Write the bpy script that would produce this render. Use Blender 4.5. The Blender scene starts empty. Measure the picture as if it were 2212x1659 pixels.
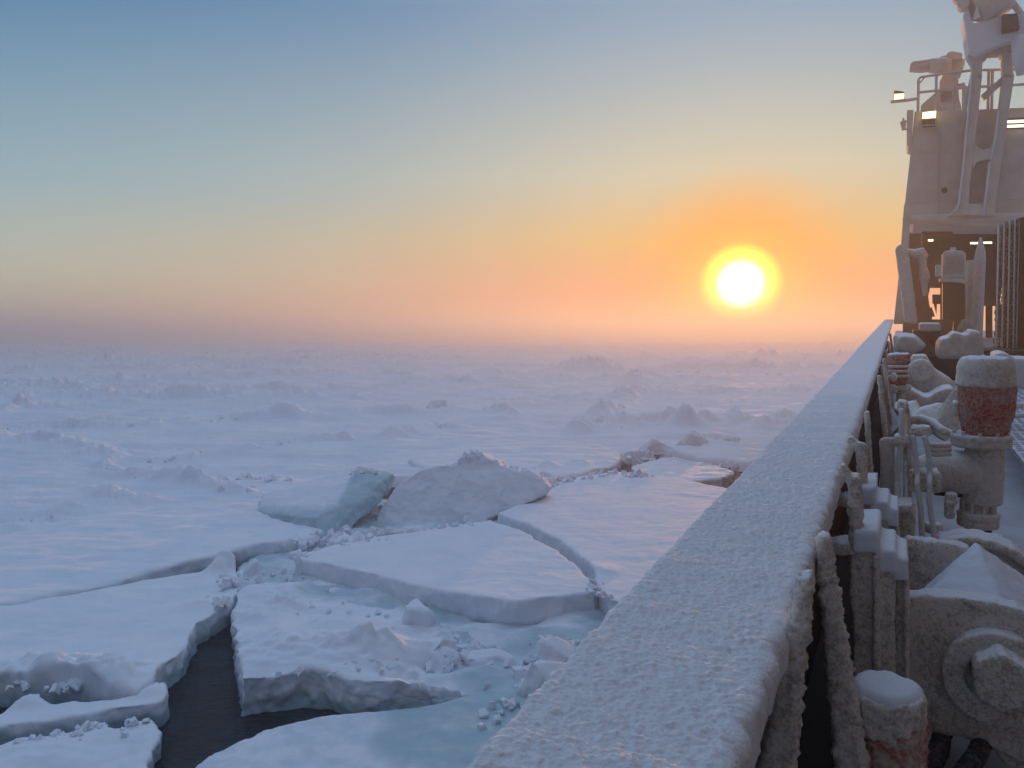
import bpy, bmesh, math, random
import numpy as np
from mathutils import Vector, Matrix
random.seed(7); RNG = np.random.default_rng(7)
sc = bpy.context.scene; COL = sc.collection
R = math.radians
# ------------------------------------------------------------------ camera model (used to turn sightings into places)
F = 1661.; CX, CY = 1106., 829.5; PITCH = R(-3.55); H = 6.0
def ray(px, py):
    u = (px-CX)/F; v = (CY-py)/F; c, s = math.cos(PITCH), math.sin(PITCH)
    return np.array([u, c-v*s, s+v*c])
_v = ray(1940, 660); YS = _v/np.linalg.norm(_v)
XS = np.cross(YS, [0, 0, 1.]); XS /= np.linalg.norm(XS); ZS = np.cross(XS, YS)
MS = np.array([XS, YS, ZS])
SM = Matrix(((XS[0], YS[0], ZS[0], 0), (XS[1], YS[1], ZS[1], 0), (XS[2], YS[2], ZS[2], H), (0, 0, 0, 1)))
def P(px, py, y):                       # point of the ship frame (x inboard, y forward, z up; origin = eye) at axial distance y
    d = MS @ ray(px, py); return d*(y/d[1])
def PZ(px, py, z):
    d = MS @ ray(px, py); return d*(z/d[2])
def mpp(px, py, y): return P(px+1, py, y)[0]-P(px, py, y)[0]
def W(px, py, z=0.4):                   # point of the ice at height z
    d = ray(px, py); t = (z-H)/d[2]; return np.array([d[0]*t, d[1]*t, z])
def WD(px, py, Y):                      # point of the world at forward distance Y
    d = ray(px, py); t = Y/d[1]; return np.array([d[0]*t, Y, H+d[2]*t])
_s = ray(1600, 615); SUN_AZ = math.atan2(_s[0], _s[1]); SUN_EL = math.atan2(_s[2], math.hypot(_s[0], _s[1]))
SUN = Vector((math.sin(SUN_AZ)*math.cos(SUN_EL), math.cos(SUN_AZ)*math.cos(SUN_EL), math.sin(SUN_EL)))
# ------------------------------------------------------------------ noise
def _h(ix, iy, iz, seed):
    h = (ix.astype(np.uint32)*np.uint32(374761393) + iy.astype(np.uint32)*np.uint32(668265263)
         + iz.astype(np.uint32)*np.uint32(2147483647) + np.uint32(seed*1274126177 & 0xffffffff))
    h = (h ^ (h >> np.uint32(13)))*np.uint32(1274126177); h ^= h >> np.uint32(16); h *= np.uint32(2246822519); h ^= h >> np.uint32(15)
    return h
G = np.array([[1,1,0],[-1,1,0],[1,-1,0],[-1,-1,0],[1,0,1],[-1,0,1],[1,0,-1],[-1,0,-1],[0,1,1],[0,-1,1],[0,1,-1],[0,-1,-1],[1,1,0],[-1,1,0],[0,-1,1],[0,-1,-1]], dtype=np.float32)
def perlin(p, seed=0):
    p = np.asarray(p, dtype=np.float64); i = np.floor(p).astype(np.int64); f = (p-i).astype(np.float32)
    w = f*f*f*(f*(f*6-15)+10); out = np.zeros(len(p), np.float32)
    for a in (0, 1):
        for b in (0, 1):
            for c in (0, 1):
                g = G[_h(i[:,0]+a, i[:,1]+b, i[:,2]+c, seed) & np.uint32(15)]
                d = g[:,0]*(f[:,0]-a)+g[:,1]*(f[:,1]-b)+g[:,2]*(f[:,2]-c)
                wt = (w[:,0] if a else 1-w[:,0])*(w[:,1] if b else 1-w[:,1])*(w[:,2] if c else 1-w[:,2])
                out += d*wt
    return out
def fbm(p, octv=4, seed=0, gain=.5):
    s = 0; a = 1.
    for k in range(octv):
        s = s+a*perlin(np.asarray(p)*2**k, seed+k); a *= gain
    return s
def xy(x, y, sx, sy=None, off=0.):
    return np.stack([x/sx+off, y/(sy or sx)+off*.7, np.full_like(x, .37+off)], 1)
def sstep(a, b, x):
    t = np.clip((x-a)/(b-a), 0, 1); return t*t*(3-2*t)
def seg_dist(x, y, pts):
    best = np.full_like(x, 1e9); par = np.zeros_like(x); L = 0.
    for (ax, ay), (bx, by) in zip(pts[:-1], pts[1:]):
        dx, dy = bx-ax, by-ay; l2 = dx*dx+dy*dy+1e-9
        t = np.clip(((x-ax)*dx+(y-ay)*dy)/l2, 0, 1)
        d = np.hypot(x-ax-t*dx, y-ay-t*dy); m = d < best
        best[m] = d[m]; par[m] = L+t[m]*math.sqrt(l2); L += math.sqrt(l2)
    return best, par
def inside(x, y, poly):
    r = np.zeros(len(x), bool); n = len(poly)
    for k in range(n):
        ax, ay = poly[k]; bx, by = poly[(k+1) % n]
        if ay == by: continue
        c = ((ay > y) != (by > y)) & (x < (bx-ax)*(y-ay)/(by-ay)+ax); r ^= c
    return r
# ------------------------------------------------------------------ materials
def nt(name):
    m = bpy.data.materials.new(name); m.use_nodes = True; n = m.node_tree
    return m, n, n.nodes['Principled BSDF']
def nd(n, t, **k):
    o = n.nodes.new(t)
    for a, b in k.items():
        if a.startswith('i_'):
            o.inputs[a[2:].replace('_', ' ')].default_value = b
        else: setattr(o, a, b)
    return o
def ramp(n, src, stops):
    r = nd(n, 'ShaderNodeValToRGB'); e = r.color_ramp.elements
    while len(e) < len(stops): e.new(.5)
    for k, (p, c) in enumerate(stops):
        e[k].position = p; e[k].color = (*c, 1) if not np.isscalar(c) else (c, c, c, 1)
    n.links.new(src, r.inputs[0]); return r.outputs[0]
def mixc(n, f, a, b, mode='MIX'):
    m = nd(n, 'ShaderNodeMix', data_type='RGBA', blend_type=mode)
    for s, v in ((m.inputs[0], f), (m.inputs[6], a), (m.inputs[7], b)):
        if hasattr(v, 'is_linked'): n.links.new(v, s)
        else: s.default_value = v if np.isscalar(v) else (*v, 1)
    return m.outputs[2]
def math_(n, op, a, b=0., clamp=False):
    m = nd(n, 'ShaderNodeMath', operation=op, use_clamp=clamp)
    for s, v in ((m.inputs[0], a), (m.inputs[1], b)):
        if hasattr(v, 'is_linked'): n.links.new(v, s)
        else: s.default_value = v
    return m.outputs[0]
def pos(n, sc_=(1, 1, 1)):
    g = nd(n, 'ShaderNodeNewGeometry'); mp = nd(n, 'ShaderNodeMapping'); mp.inputs['Scale'].default_value = sc_
    n.links.new(g.outputs['Position'], mp.inputs['Vector']); return mp.outputs[0], g
def noise(n, vec, s, det=5., rough=.55):
    o = nd(n, 'ShaderNodeTexNoise', i_Scale=s, i_Detail=det, i_Roughness=rough); n.links.new(vec, o.inputs['Vector']); return o.outputs[0]
def bump(n, bs, hgt, strength, dist):
    b = nd(n, 'ShaderNodeBump', i_Strength=strength, i_Distance=dist); n.links.new(hgt, b.inputs['Height']); n.links.new(b.outputs[0], bs.inputs['Normal'])
def snow_mat(name, far=False):
    m, n, bs = nt(name); v, g = pos(n); va, _ = pos(n, (.35, 1, 1))
    big = noise(n, v, .35 if far else 1.1, 4); col = ramp(n, big, [(.3, (.73, .79, .88)), (.7, (.84, .87, .92))])
    at = nd(n, 'ShaderNodeAttribute', attribute_name='wet')
    nw = noise(n, v, 2.6, 8, .66); w = math_(n, 'ADD', at.outputs['Fac'], math_(n, 'MULTIPLY', math_(n, 'SUBTRACT', nw, .5), .8))
    wf = ramp(n, w, [(.28, 0.), (.62, 1.)])
    ice = ramp(n, nw, [(.3, (.30, .46, .53)), (.7, (.48, .63, .69))])
    c = mixc(n, wf, col, ice); n.links.new(c, bs.inputs['Base Color'])
    rg = ramp(n, wf, [(0., .75), (1., .28)]); n.links.new(rg, bs.inputs['Roughness'])
    bs.inputs['Specular IOR Level'].default_value = .35
    h = math_(n, 'ADD', math_(n, 'MULTIPLY', noise(n, va, 2.2 if far else 5., 8, .62), 1.), math_(n, 'MULTIPLY', noise(n, va, 16., 3), .22))
    bump(n, bs, h, .6, .09 if far else .016); return m
def frost_mat(name, paint, frost=(.56, .50, .43), scale=60., cover=.5, bd=.008, snow=True):
    m, n, bs = nt(name); v, g = pos(n)
    a = noise(n, v, scale, 3, .55); b = noise(n, v, scale*.09, 4); c0 = noise(n, v, scale*.4, 2, .5)
    mm = math_(n, 'ADD', math_(n, 'MULTIPLY', a, .55), math_(n, 'ADD', math_(n, 'MULTIPLY', b, .35), math_(n, 'MULTIPLY', c0, .3)))
    t = 1.12-cover
    f = ramp(n, mm, [(max(0, t-.12), 0.), (min(1, t+.12), 1.)])
    sp = nd(n, 'ShaderNodeSeparateXYZ'); n.links.new(g.outputs['Normal'], sp.inputs[0])
    up = math_(n, 'ADD', sp.outputs[2], math_(n, 'MULTIPLY', math_(n, 'SUBTRACT', b, .5), .5))
    uf = ramp(n, up, [(.6, 0.), (.88, 1.)])
    c = mixc(n, f, paint, frost)
    if snow: c = mixc(n, uf, c, (.80, .81, .84))
    n.links.new(c, bs.inputs['Base Color']); bs.inputs['Roughness'].default_value = .85; bs.inputs['Specular IOR Level'].default_value = .2
    bump(n, bs, mm, .8, bd); return m
def plain_mat(name, c, rough=.7, var=.25, s=6., metal=0.):
    m, n, bs = nt(name); v, _ = pos(n); a = noise(n, v, s, 5)
    col = ramp(n, a, [(.3, tuple(x*(1-var) for x in c)), (.7, tuple(min(1, x*(1+var)) for x in c))])
    n.links.new(col, bs.inputs['Base Color']); bs.inputs['Roughness'].default_value = rough; bs.inputs['Metallic'].default_value = metal
    bump(n, bs, a, .3, .01); return m
def lamp_mat(name, c, s):
    m, n, bs = nt(name); bs.inputs['Base Color'].default_value = (.8, .8, .8, 1)
    bs.inputs['Emission Color'].default_value = (*c, 1); bs.inputs['Emission Strength'].default_value = s; return m
MAT = dict(
    snow=snow_mat('snow'), pack=snow_mat('pack_snow', True),
    railsnow=frost_mat('rail_frost', (.60, .58, .56), (.80, .79, .78), 130., .62, .008),
    frost=frost_mat('hoarfrost', (.30, .25, .20), (.74, .68, .60), 95., .60, .010),
    frost_fine=frost_mat('fine_hoarfrost', (.38, .33, .275), (.70, .64, .57), 60., .62, .004),
    frost_pipe=frost_mat('white_frost', (.46, .44, .42), (.68, .68, .68), 40., .7, .004),
    frost_red=frost_mat('frosted_red', (.40, .035, .020), (.52, .38, .33), 70., .54, .008),
    frost_post=frost_mat('frosted_red_post', (.34, .035, .022), (.58, .50, .43), 60., .53, .010),
    frost_house=frost_mat('frosted_buff_paint', (.52, .44, .365), (.63, .555, .475), 1.6, .55, .01),
    frost_far=frost_mat('rime', (.46, .41, .355), (.59, .54, .485), 13., .55, .012),
    dark=plain_mat('dark_brown_paint', (.040, .028, .018)), darker=plain_mat('gap_shade_black', (.016, .014, .013)),  # the black one only paints the shade in the gap behind the stays
    red=plain_mat('dull_red_paint', (.20, .035, .018)), deck=plain_mat('snowy_deck', (.42, .45, .50), .85, .2, 2.),
    hole=plain_mat('hole_black', (.02, .02, .02)), chain=frost_mat('frosted_chain', (.22, .17, .13), (.46, .41, .36), 12., .5, .004),
    lamp=lamp_mat('flood_lamp', (1., .80, .36), 2.6), tube=lamp_mat('tube_lamp', (1., .88, .62), 2.2))
# ------------------------------------------------------------------ mesh building
class MB:
    def __init__(s): s.v = []; s.f = []
    def add(s, v, f):
        b = len(s.v); s.v += [tuple(map(float, q)) for q in v]; s.f += [tuple(b+i for i in q) for q in f]; return s
    def pr(s, front, ext):              # prism: outline (list of 3-D points) pushed along ext
        n = len(front); e = np.asarray(ext, float); back = [np.asarray(p)+e for p in front]
        return s.add(list(front)+back, [tuple(range(n))[::-1], tuple(range(n, 2*n))]+[(i, (i+1) % n, n+(i+1) % n, n+i) for i in range(n)])
    def px(s, pts, y0, th): return s.pr([P(a, b, y0) for a, b in pts], (0, th, 0))
    def rect(s, x0, y0, x1, y1, y, th): return s.px([(x0, y0), (x1, y0), (x1, y1), (x0, y1)], y, th)
    def box(s, a, b):
        x0, y0, z0 = a; x1, y1, z1 = b
        return s.pr([(x0, y0, z0), (x1, y0, z0), (x1, y0, z1), (x0, y0, z1)], (0, y1-y0, 0))
    def tube(s, pts, r, n=10):
        pts = [np.asarray(p, float) for p in pts]; rr = [r]*len(pts) if np.isscalar(r) else r; V = []; prev = None
        for k, p in enumerate(pts):
            t = pts[min(k+1, len(pts)-1)]-pts[max(k-1, 0)]; t = t/(np.linalg.norm(t)+1e-9)
            a = prev if prev is not None else (np.array([0, 0, 1.]) if abs(t[2]) < .9 else np.array([1., 0, 0]))
            u = np.cross(t, a); u /= np.linalg.norm(u); w = np.cross(u, t); prev = w
            V += [p+rr[k]*(math.cos(q)*u+math.sin(q)*w) for q in np.linspace(0, 2*math.pi, n, endpoint=False)]
        m = len(pts); Fc = [(k*n+i, k*n+(i+1) % n, (k+1)*n+(i+1) % n, (k+1)*n+i) for k in range(m-1) for i in range(n)]
        return s.add(V, Fc+[tuple(range(n))[::-1], tuple((m-1)*n+i for i in range(n))])
    def lathe(s, prof, cx, y, n=32, sq=0.):   # prof: (radius px, y px); vertical in the ship frame
        V = []; c0 = P(cx, prof[0][1], y); m0 = mpp(cx, prof[0][1], y)
        for r_, py in prof:
            z = P(cx, py, y)[2]; rr = r_*m0
            for q in np.linspace(0, 2*math.pi, n, endpoint=False):
                k = 1+sq*(math.cos(2*q)**2*-.12+.12*0) ; V.append((c0[0]+rr*k*math.cos(q), c0[1]+rr*k*math.sin(q), z))
        m = len(prof); Fc = [(k*n+i, (k+1)*n+i, (k+1)*n+(i+1) % n, k*n+(i+1) % n) for k in range(m-1) for i in range(n)]
        return s.add(V, Fc+[tuple(range(n)), tuple((m-1)*n+i for i in range(n))[::-1]])
    def ell(s, c, r, n=16):
        V = [(c[0]+r[0]*math.sin(a)*math.cos(b), c[1]+r[1]*math.sin(a)*math.sin(b), c[2]+r[2]*math.cos(a)) for a in np.linspace(.02, math.pi-.02, n) for b in np.linspace(0, 2*math.pi, 2*n, endpoint=False)]
        m = 2*n; Fc = [(k*m+i, (k+1)*m+i, (k+1)*m+(i+1) % m, k*m+(i+1) % m) for k in range(n-1) for i in range(m)]
        return s.add(V, Fc+[tuple(range(m)), tuple((n-1)*m+i for i in range(m))[::-1]])
    def disc(s, cx, cy, rpx, y, th, n=40, hole=0):    # round plate facing aft
        c = P(cx, cy, y); r = rpx*mpp(cx, cy, y)
        q = np.linspace(0, 2*math.pi, n, endpoint=False)
        if not hole: return s.pr([c+np.array([r*math.cos(a), 0, r*math.sin(a)]) for a in q], (0, th, 0))
        h = hole*mpp(cx, cy, y); V = []
        for yy in (0, th):
            for rr in (r, h): V += [c+np.array([rr*math.cos(a), yy, rr*math.sin(a)]) for a in q]
        Fc = []
        for i in range(n):
            j = (i+1) % n; Fc += [(i, j, n+j, n+i), (2*n+i, 3*n+i, 3*n+j, 2*n+j), (i, 2*n+i, 2*n+j, j), (n+i, n+j, 3*n+j, 3*n+i)]
        return s.add(V, Fc)
    def hull(s, pts):
        bm = bmesh.new(); [bm.verts.new(p) for p in pts]; r = bmesh.ops.convex_hull(bm, input=bm.verts)
        bmesh.ops.delete(bm, geom=list({g for g in r['geom_interior']+r['geom_unused'] if isinstance(g, bmesh.types.BMVert)}), context='VERTS')
        bm.verts.ensure_lookup_table(); bm.verts.index_update()
        return s.add([v.co[:] for v in bm.verts], [tuple(v.index for v in f.verts) for f in bm.faces]) or bm.free()
def mesh(name, v, f, mat, smooth=False):
    me = bpy.data.meshes.new(name); me.from_pydata(v, [], f); me.update()
    bm = bmesh.new(); bm.from_mesh(me); bmesh.ops.recalc_face_normals(bm, faces=bm.faces); bm.to_mesh(me); bm.free()
    me.materials.append(mat)
    if smooth: me.polygons.foreach_set('use_smooth', np.ones(len(me.polygons), bool))
    return me
def co(me):
    a = np.empty(len(me.vertices)*3, np.float32); me.vertices.foreach_get('co', a); return a.reshape(-1, 3)
def nrm(me):
    a = np.empty(len(me.vertices)*3, np.float32); me.vertices.foreach_get('normal', a); return a.reshape(-1, 3)
def remesh(me, vox, smooth_it=2):
    o = bpy.data.objects.new('tmp', me); COL.objects.link(o)
    m = o.modifiers.new('r', 'REMESH'); m.mode = 'VOXEL'; m.voxel_size = vox; m.adaptivity = 0
    if smooth_it: s = o.modifiers.new('s', 'SMOOTH'); s.iterations = smooth_it; s.factor = .5
    dg = bpy.context.evaluated_depsgraph_get(); r = bpy.data.meshes.new_from_object(o.evaluated_get(dg))
    bpy.data.objects.remove(o); mats = list(me.materials); nm = me.name; bpy.data.meshes.remove(me); r.name = nm
    if not r.materials: [r.materials.append(q) for q in mats]
    r.polygons.foreach_set('use_smooth', np.ones(len(r.polygons), bool)); return r
def frosted(me, vox, amp=0., scl=.03, up=0., off=np.zeros(3)):
    me = remesh(me, vox)
    if amp or up:
        c = co(me); nn = nrm(me); p = (c+off)/scl
        d = amp*(perlin(p, 3)+.6*perlin(p*2.1, 4)+.5*np.abs(perlin(p*.4, 5))*2)
        c = c+nn*d[:, None]
        if up: c[:, 2] += up*sstep(.4, .9, nn[:, 2])*(1+.6*perlin(p*.35, 9))
        me.vertices.foreach_set('co', c.ravel()); me.update()
    return me
# ------------------------------------------------------------------ things
BASE = {}
def tag(o, label=None, cat=None, group=None, kind=None):
    for k, v in (('label', label), ('category', cat), ('group', group), ('kind', kind)):
        if v: o[k] = v
    return o
def thing(name, label, cat, base, group=None, world=False):
    o = bpy.data.objects.new(name, None); COL.objects.link(o); o.empty_display_size = .2
    b = Vector(base); o.matrix_world = Matrix.Translation(b) if world else SM @ Matrix.Translation(b); BASE[o] = np.array(b)
    return tag(o, label, cat, group)
def part(name, mb, mat, root, vox=0, amp=0, scl=.03, up=0., smooth=False, bev=0., label=None, parent=None):
    b = BASE[root]; me = mesh(name, [tuple(np.array(q)-b) for q in mb.v], mb.f, MAT[mat], smooth)
    if vox: me = frosted(me, vox, amp, scl, up, b)
    o = bpy.data.objects.new(name, me); COL.objects.link(o); o.parent = parent or root
    if bev:
        m = o.modifiers.new('b', 'BEVEL'); m.width = bev; m.segments = 2; m.limit_method = 'ANGLE'
    if label: o['label'] = label
    return o
def single(name, mb, mat, label, cat, group=None, kind=None, world=False, **k):
    v = np.array(mb.v); b = np.array([v[:, 0].mean(), v[:, 1].mean(), v[:, 2].min()])
    me = mesh(name, [tuple(q-b) for q in v], mb.f, MAT[mat], k.get('smooth', False))
    if k.get('vox'): me = frosted(me, k['vox'], k.get('amp', 0), k.get('scl', .03), k.get('up', 0), b)
    o = bpy.data.objects.new(name, me); COL.objects.link(o)
    o.matrix_world = Matrix.Translation(Vector(b)) if world else SM @ Matrix.Translation(Vector(b)); BASE[o] = b
    if k.get('bev'):
        m = o.modifiers.new('b', 'BEVEL'); m.width = k['bev']; m.segments = 2; m.limit_method = 'ANGLE'
    return tag(o, label, cat, group, kind)
exec_parts = []
# ================================================================== SKY, SUN, CAMERA, HAZE
def setup():
    cam = bpy.data.cameras.new('camera'); co_ = bpy.data.objects.new('camera', cam); COL.objects.link(co_)
    cam.lens = 36*F/2212; cam.sensor_width = 36; cam.clip_start = .05; cam.clip_end = 30000
    co_.location = (0, 0, H); co_.rotation_euler = (R(90)+PITCH, 0, 0); sc.camera = co_
    sun = bpy.data.lights.new('sun', 'SUN'); so = bpy.data.objects.new('sun', sun); COL.objects.link(so)
    sun.energy = 4.0; sun.angle = R(.8); sun.color = (1., .37, .06); so.rotation_euler = SUN.to_track_quat('Z', 'Y').to_euler(); so.location = (0, 0, 60)
    w = bpy.data.worlds.new('World'); sc.world = w; w.use_nodes = True; n = w.node_tree; n.nodes.clear(); L = n.links
    sky = nd(n, 'ShaderNodeTexSky', sky_type='NISHITA', sun_disc=False, sun_elevation=SUN_EL, sun_rotation=SUN_AZ, altitude=10, air_density=1., dust_density=0.2)
    b1 = nd(n, 'ShaderNodeBackground', i_Strength=.05); veil = nd(n, 'ShaderNodeVectorMath', operation='SCALE', i_Scale=.22); L.new(sky.outputs[0], veil.inputs[0]); L.new(veil.outputs[0], b1.inputs[0])
    tc = nd(n, 'ShaderNodeTexCoord'); nm = nd(n, 'ShaderNodeVectorMath', operation='NORMALIZE'); L.new(tc.outputs['Generated'], nm.inputs[0])
    dt = nd(n, 'ShaderNodeVectorMath', operation='DOT_PRODUCT'); L.new(nm.outputs[0], dt.inputs[0]); dt.inputs[1].default_value = SUN
    th = math_(n, 'MULTIPLY', math_(n, 'ARCCOSINE', math_(n, 'MINIMUM', dt.outputs['Value'], .999999)), 180/math.pi)
    sx = nd(n, 'ShaderNodeSeparateXYZ'); L.new(nm.outputs[0], sx.inputs[0]); z = math_(n, 'MULTIPLY', sx.outputs[2], 1., True)
    away = ramp(n, z, SKY_AWAY); near = ramp(n, z, SKY_NEAR)
    f = ramp(n, math_(n, 'DIVIDE', th, 60.), [(.05, 1.), (.26, .62), (.5, .26), (.85, 0.)])
    c = mixc(n, f, away, near)
    back = ramp(n, math_(n, 'DIVIDE', th, 180.), [(.46, 0.), (.72, 1.)])
    c = mixc(n, back, c, SKY_BACK)
    t12 = math_(n, 'DIVIDE', th, 12.)
    glow = ramp(n, t12, GLOW_C); ga = ramp(n, t12, GLOW_A); c = mixc(n, ga, c, glow)
    hot = nd(n, 'ShaderNodeVectorMath', operation='SCALE'); L.new(c, hot.inputs[0]); L.new(ramp(n, t12, GLOW_K), hot.inputs['Scale'])
    boost = nd(n, 'ShaderNodeVectorMath', operation='SCALE', i_Scale=SKY_GAIN*4); L.new(hot.outputs[0], boost.inputs[0])
    b2 = nd(n, 'ShaderNodeBackground', i_Strength=1.); L.new(boost.outputs[0], b2.inputs[0])
    ad = nd(n, 'ShaderNodeAddShader'); L.new(b1.outputs[0], ad.inputs[0]); L.new(b2.outputs[0], ad.inputs[1])
    o = nd(n, 'ShaderNodeOutputWorld'); L.new(ad.outputs[0], o.inputs[0])
    sc.view_settings.view_transform = 'Standard'; sc.view_settings.look = 'None'; sc.view_settings.gamma = 1; sc.view_settings.exposure = EXPO
    sc.render.engine = 'CYCLES'; sc.cycles.use_denoising = True; sc.cycles.max_bounces = 5; sc.cycles.diffuse_bounces = 3; sc.cycles.volume_bounces = 1
    sc.cycles.sample_clamp_indirect = 4.
    # haze: one closed box of air
    m = bpy.data.materials.new('haze_air'); m.use_nodes = True; t = m.node_tree; t.nodes.clear()
    pv = nd(t, 'ShaderNodeVolumePrincipled', i_Density=HAZE_D, i_Anisotropy=HAZE_G); pv.inputs['Color'].default_value = (*HAZE_C, 1)
    ou = nd(t, 'ShaderNodeOutputMaterial'); t.links.new(pv.outputs[0], ou.inputs['Volume'])
    MAT['haze'] = m; k = 4400.
    o = single('haze', MB().box((-k, -k, -4.2), (k, k, 21.)), 'haze', 'thin golden frost haze lying over the pack ice', 'haze', kind='stuff', world=True)
def s2l(*c): return tuple(((x/255)/12.92 if x < 11 else ((x/255+.055)/1.055)**2.4) for x in c)
SKY_AWAY = [(0, (0.618, 0.564, 0.302)), (0.03, (0.602, 0.579, 0.351)), (0.075, (0.530, 0.575, 0.432)), (0.17, (0.281, 0.448, 0.512)), (0.38, (0.040, 0.186, 0.382)), (1, (0.520, 0.660, 0.920))]
SKY_NEAR = [(0, (0.578, 0.004, 0.004)), (0.05, (0.620, 0.045, 0.004)), (0.12, (0.652, 0.398, 0.063)), (0.2, (0.556, 0.587, 0.416)), (0.36, (0.352, 0.501, 0.591)), (1, (0.520, 0.660, 0.920))]
GLOW_C = [(0., (1., 1., 1.)), (.105, (1., 1., .92)), (.15, (1., 1., .20)), (.18, (1., .98, .03)), (.25, (1., .38, .002)), (.36, (1., .34, .002)), (.7, (1., .40, .03))]
GLOW_A = [(0., 1.), (.23, 1.), (.32, .9), (.5, .4), (.7, 0.)]
GLOW_K = [(0., 1.), (.11, .8), (.15, .44), (.19, .40), (.26, .27), (.45, .23), (.9, .25)]
SKY_BACK = (.14, .165, .24); SKY_GAIN = 1.0; EXPO = 0.; HAZE_D = .0040; HAZE_G = .58; HAZE_C = (.64, .68, .72)
# ================================================================== ICE
BROKEN = [W(*q)[:2] for q in [(-260, 1270), (0, 1210), (150, 1180), (290, 1150), (440, 1125), (560, 1105), (640, 1075), (760, 1035), (880, 1030), (1000, 1020), (1140, 1022), (1200, 1016), (1330, 985), (1420, 972), (1500, 985), (1600, 1000), (1760, 1010)]]
BROKEN = [(-40., 4.)]+BROKEN+[(30., 20.), (20., 2.), (0, -20), (-40, -20)]
RIDGES = [  # sightings of pressure ridges: (points in the photo, height m, half width m)
    ([(852, 947), (895, 935), (937, 923), (975, 925)], .55, .9), ([(690, 893), (800, 893), (923, 897), (1000, 890), (1045, 884), (1110, 897)], .55, .8),
    ([(1041, 862), (1130, 870), (1190, 872), (1264, 872)], .5, 1.), ([(1011, 849), (1080, 843), (1214, 842)], .5, 1.2), ([(893, 825), (960, 826), (1030, 832)], .8, 1.6),
    ([(1247, 930), (1275, 915), (1298, 903), (1332, 920), (1400, 918), (1480, 925)], .75, 1.), ([(1298, 903), (1340, 880), (1365, 850), (1375, 825), (1400, 812)], .9, 1.6),
    ([(1230, 800), (1265, 795), (1300, 802), (1340, 806)], 1.6, 3.), ([(1330, 925), (1430, 918), (1480, 925), (1560, 912), (1640, 925), (1720, 915)], .7, 1.2),
    ([(0, 893), (60, 884), (101, 877), (135, 872)], .55, .8), ([(0, 930), (118, 926), (236, 926), (338, 923), (439, 913), (524, 910), (574, 906), (690, 897)], .6, .9),
    ([(209, 1014), (270, 994), (372, 997), (507, 977), (625, 960), (743, 950)], .38, .5), ([(0, 852), (169, 835), (304, 825), (405, 822), (574, 815), (720, 806)], .9, 1.6),
    ([(235, 1022), (300, 1028), (390, 1040), (442, 1052), (500, 1062), (552, 1075)], .55, .6), ([(190, 1060), (250, 1082), (300, 1092)], .35, .6), ([(0, 1136), (80, 1122), (156, 1110)], .3, .7),
    ([(0, 960), (60, 950), (140, 968), (230, 985)], .5, 1.4), ([(0, 805), (200, 800), (420, 795), (640, 790)], 1.2, 2.5), ([(600, 772), (760, 768), (900, 775)], 1.8, 4.), ([(100, 760), (180, 756), (260, 762)], 2.4, 5.),
    ([(1450, 860), (1560, 852), (1680, 858)], .6, 1.2), ([(560, 868), (640, 862), (720, 868), (800, 860)], .6, 1.2), ([(290, 870), (420, 862), (520, 870)], .5, 1.)]
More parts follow.
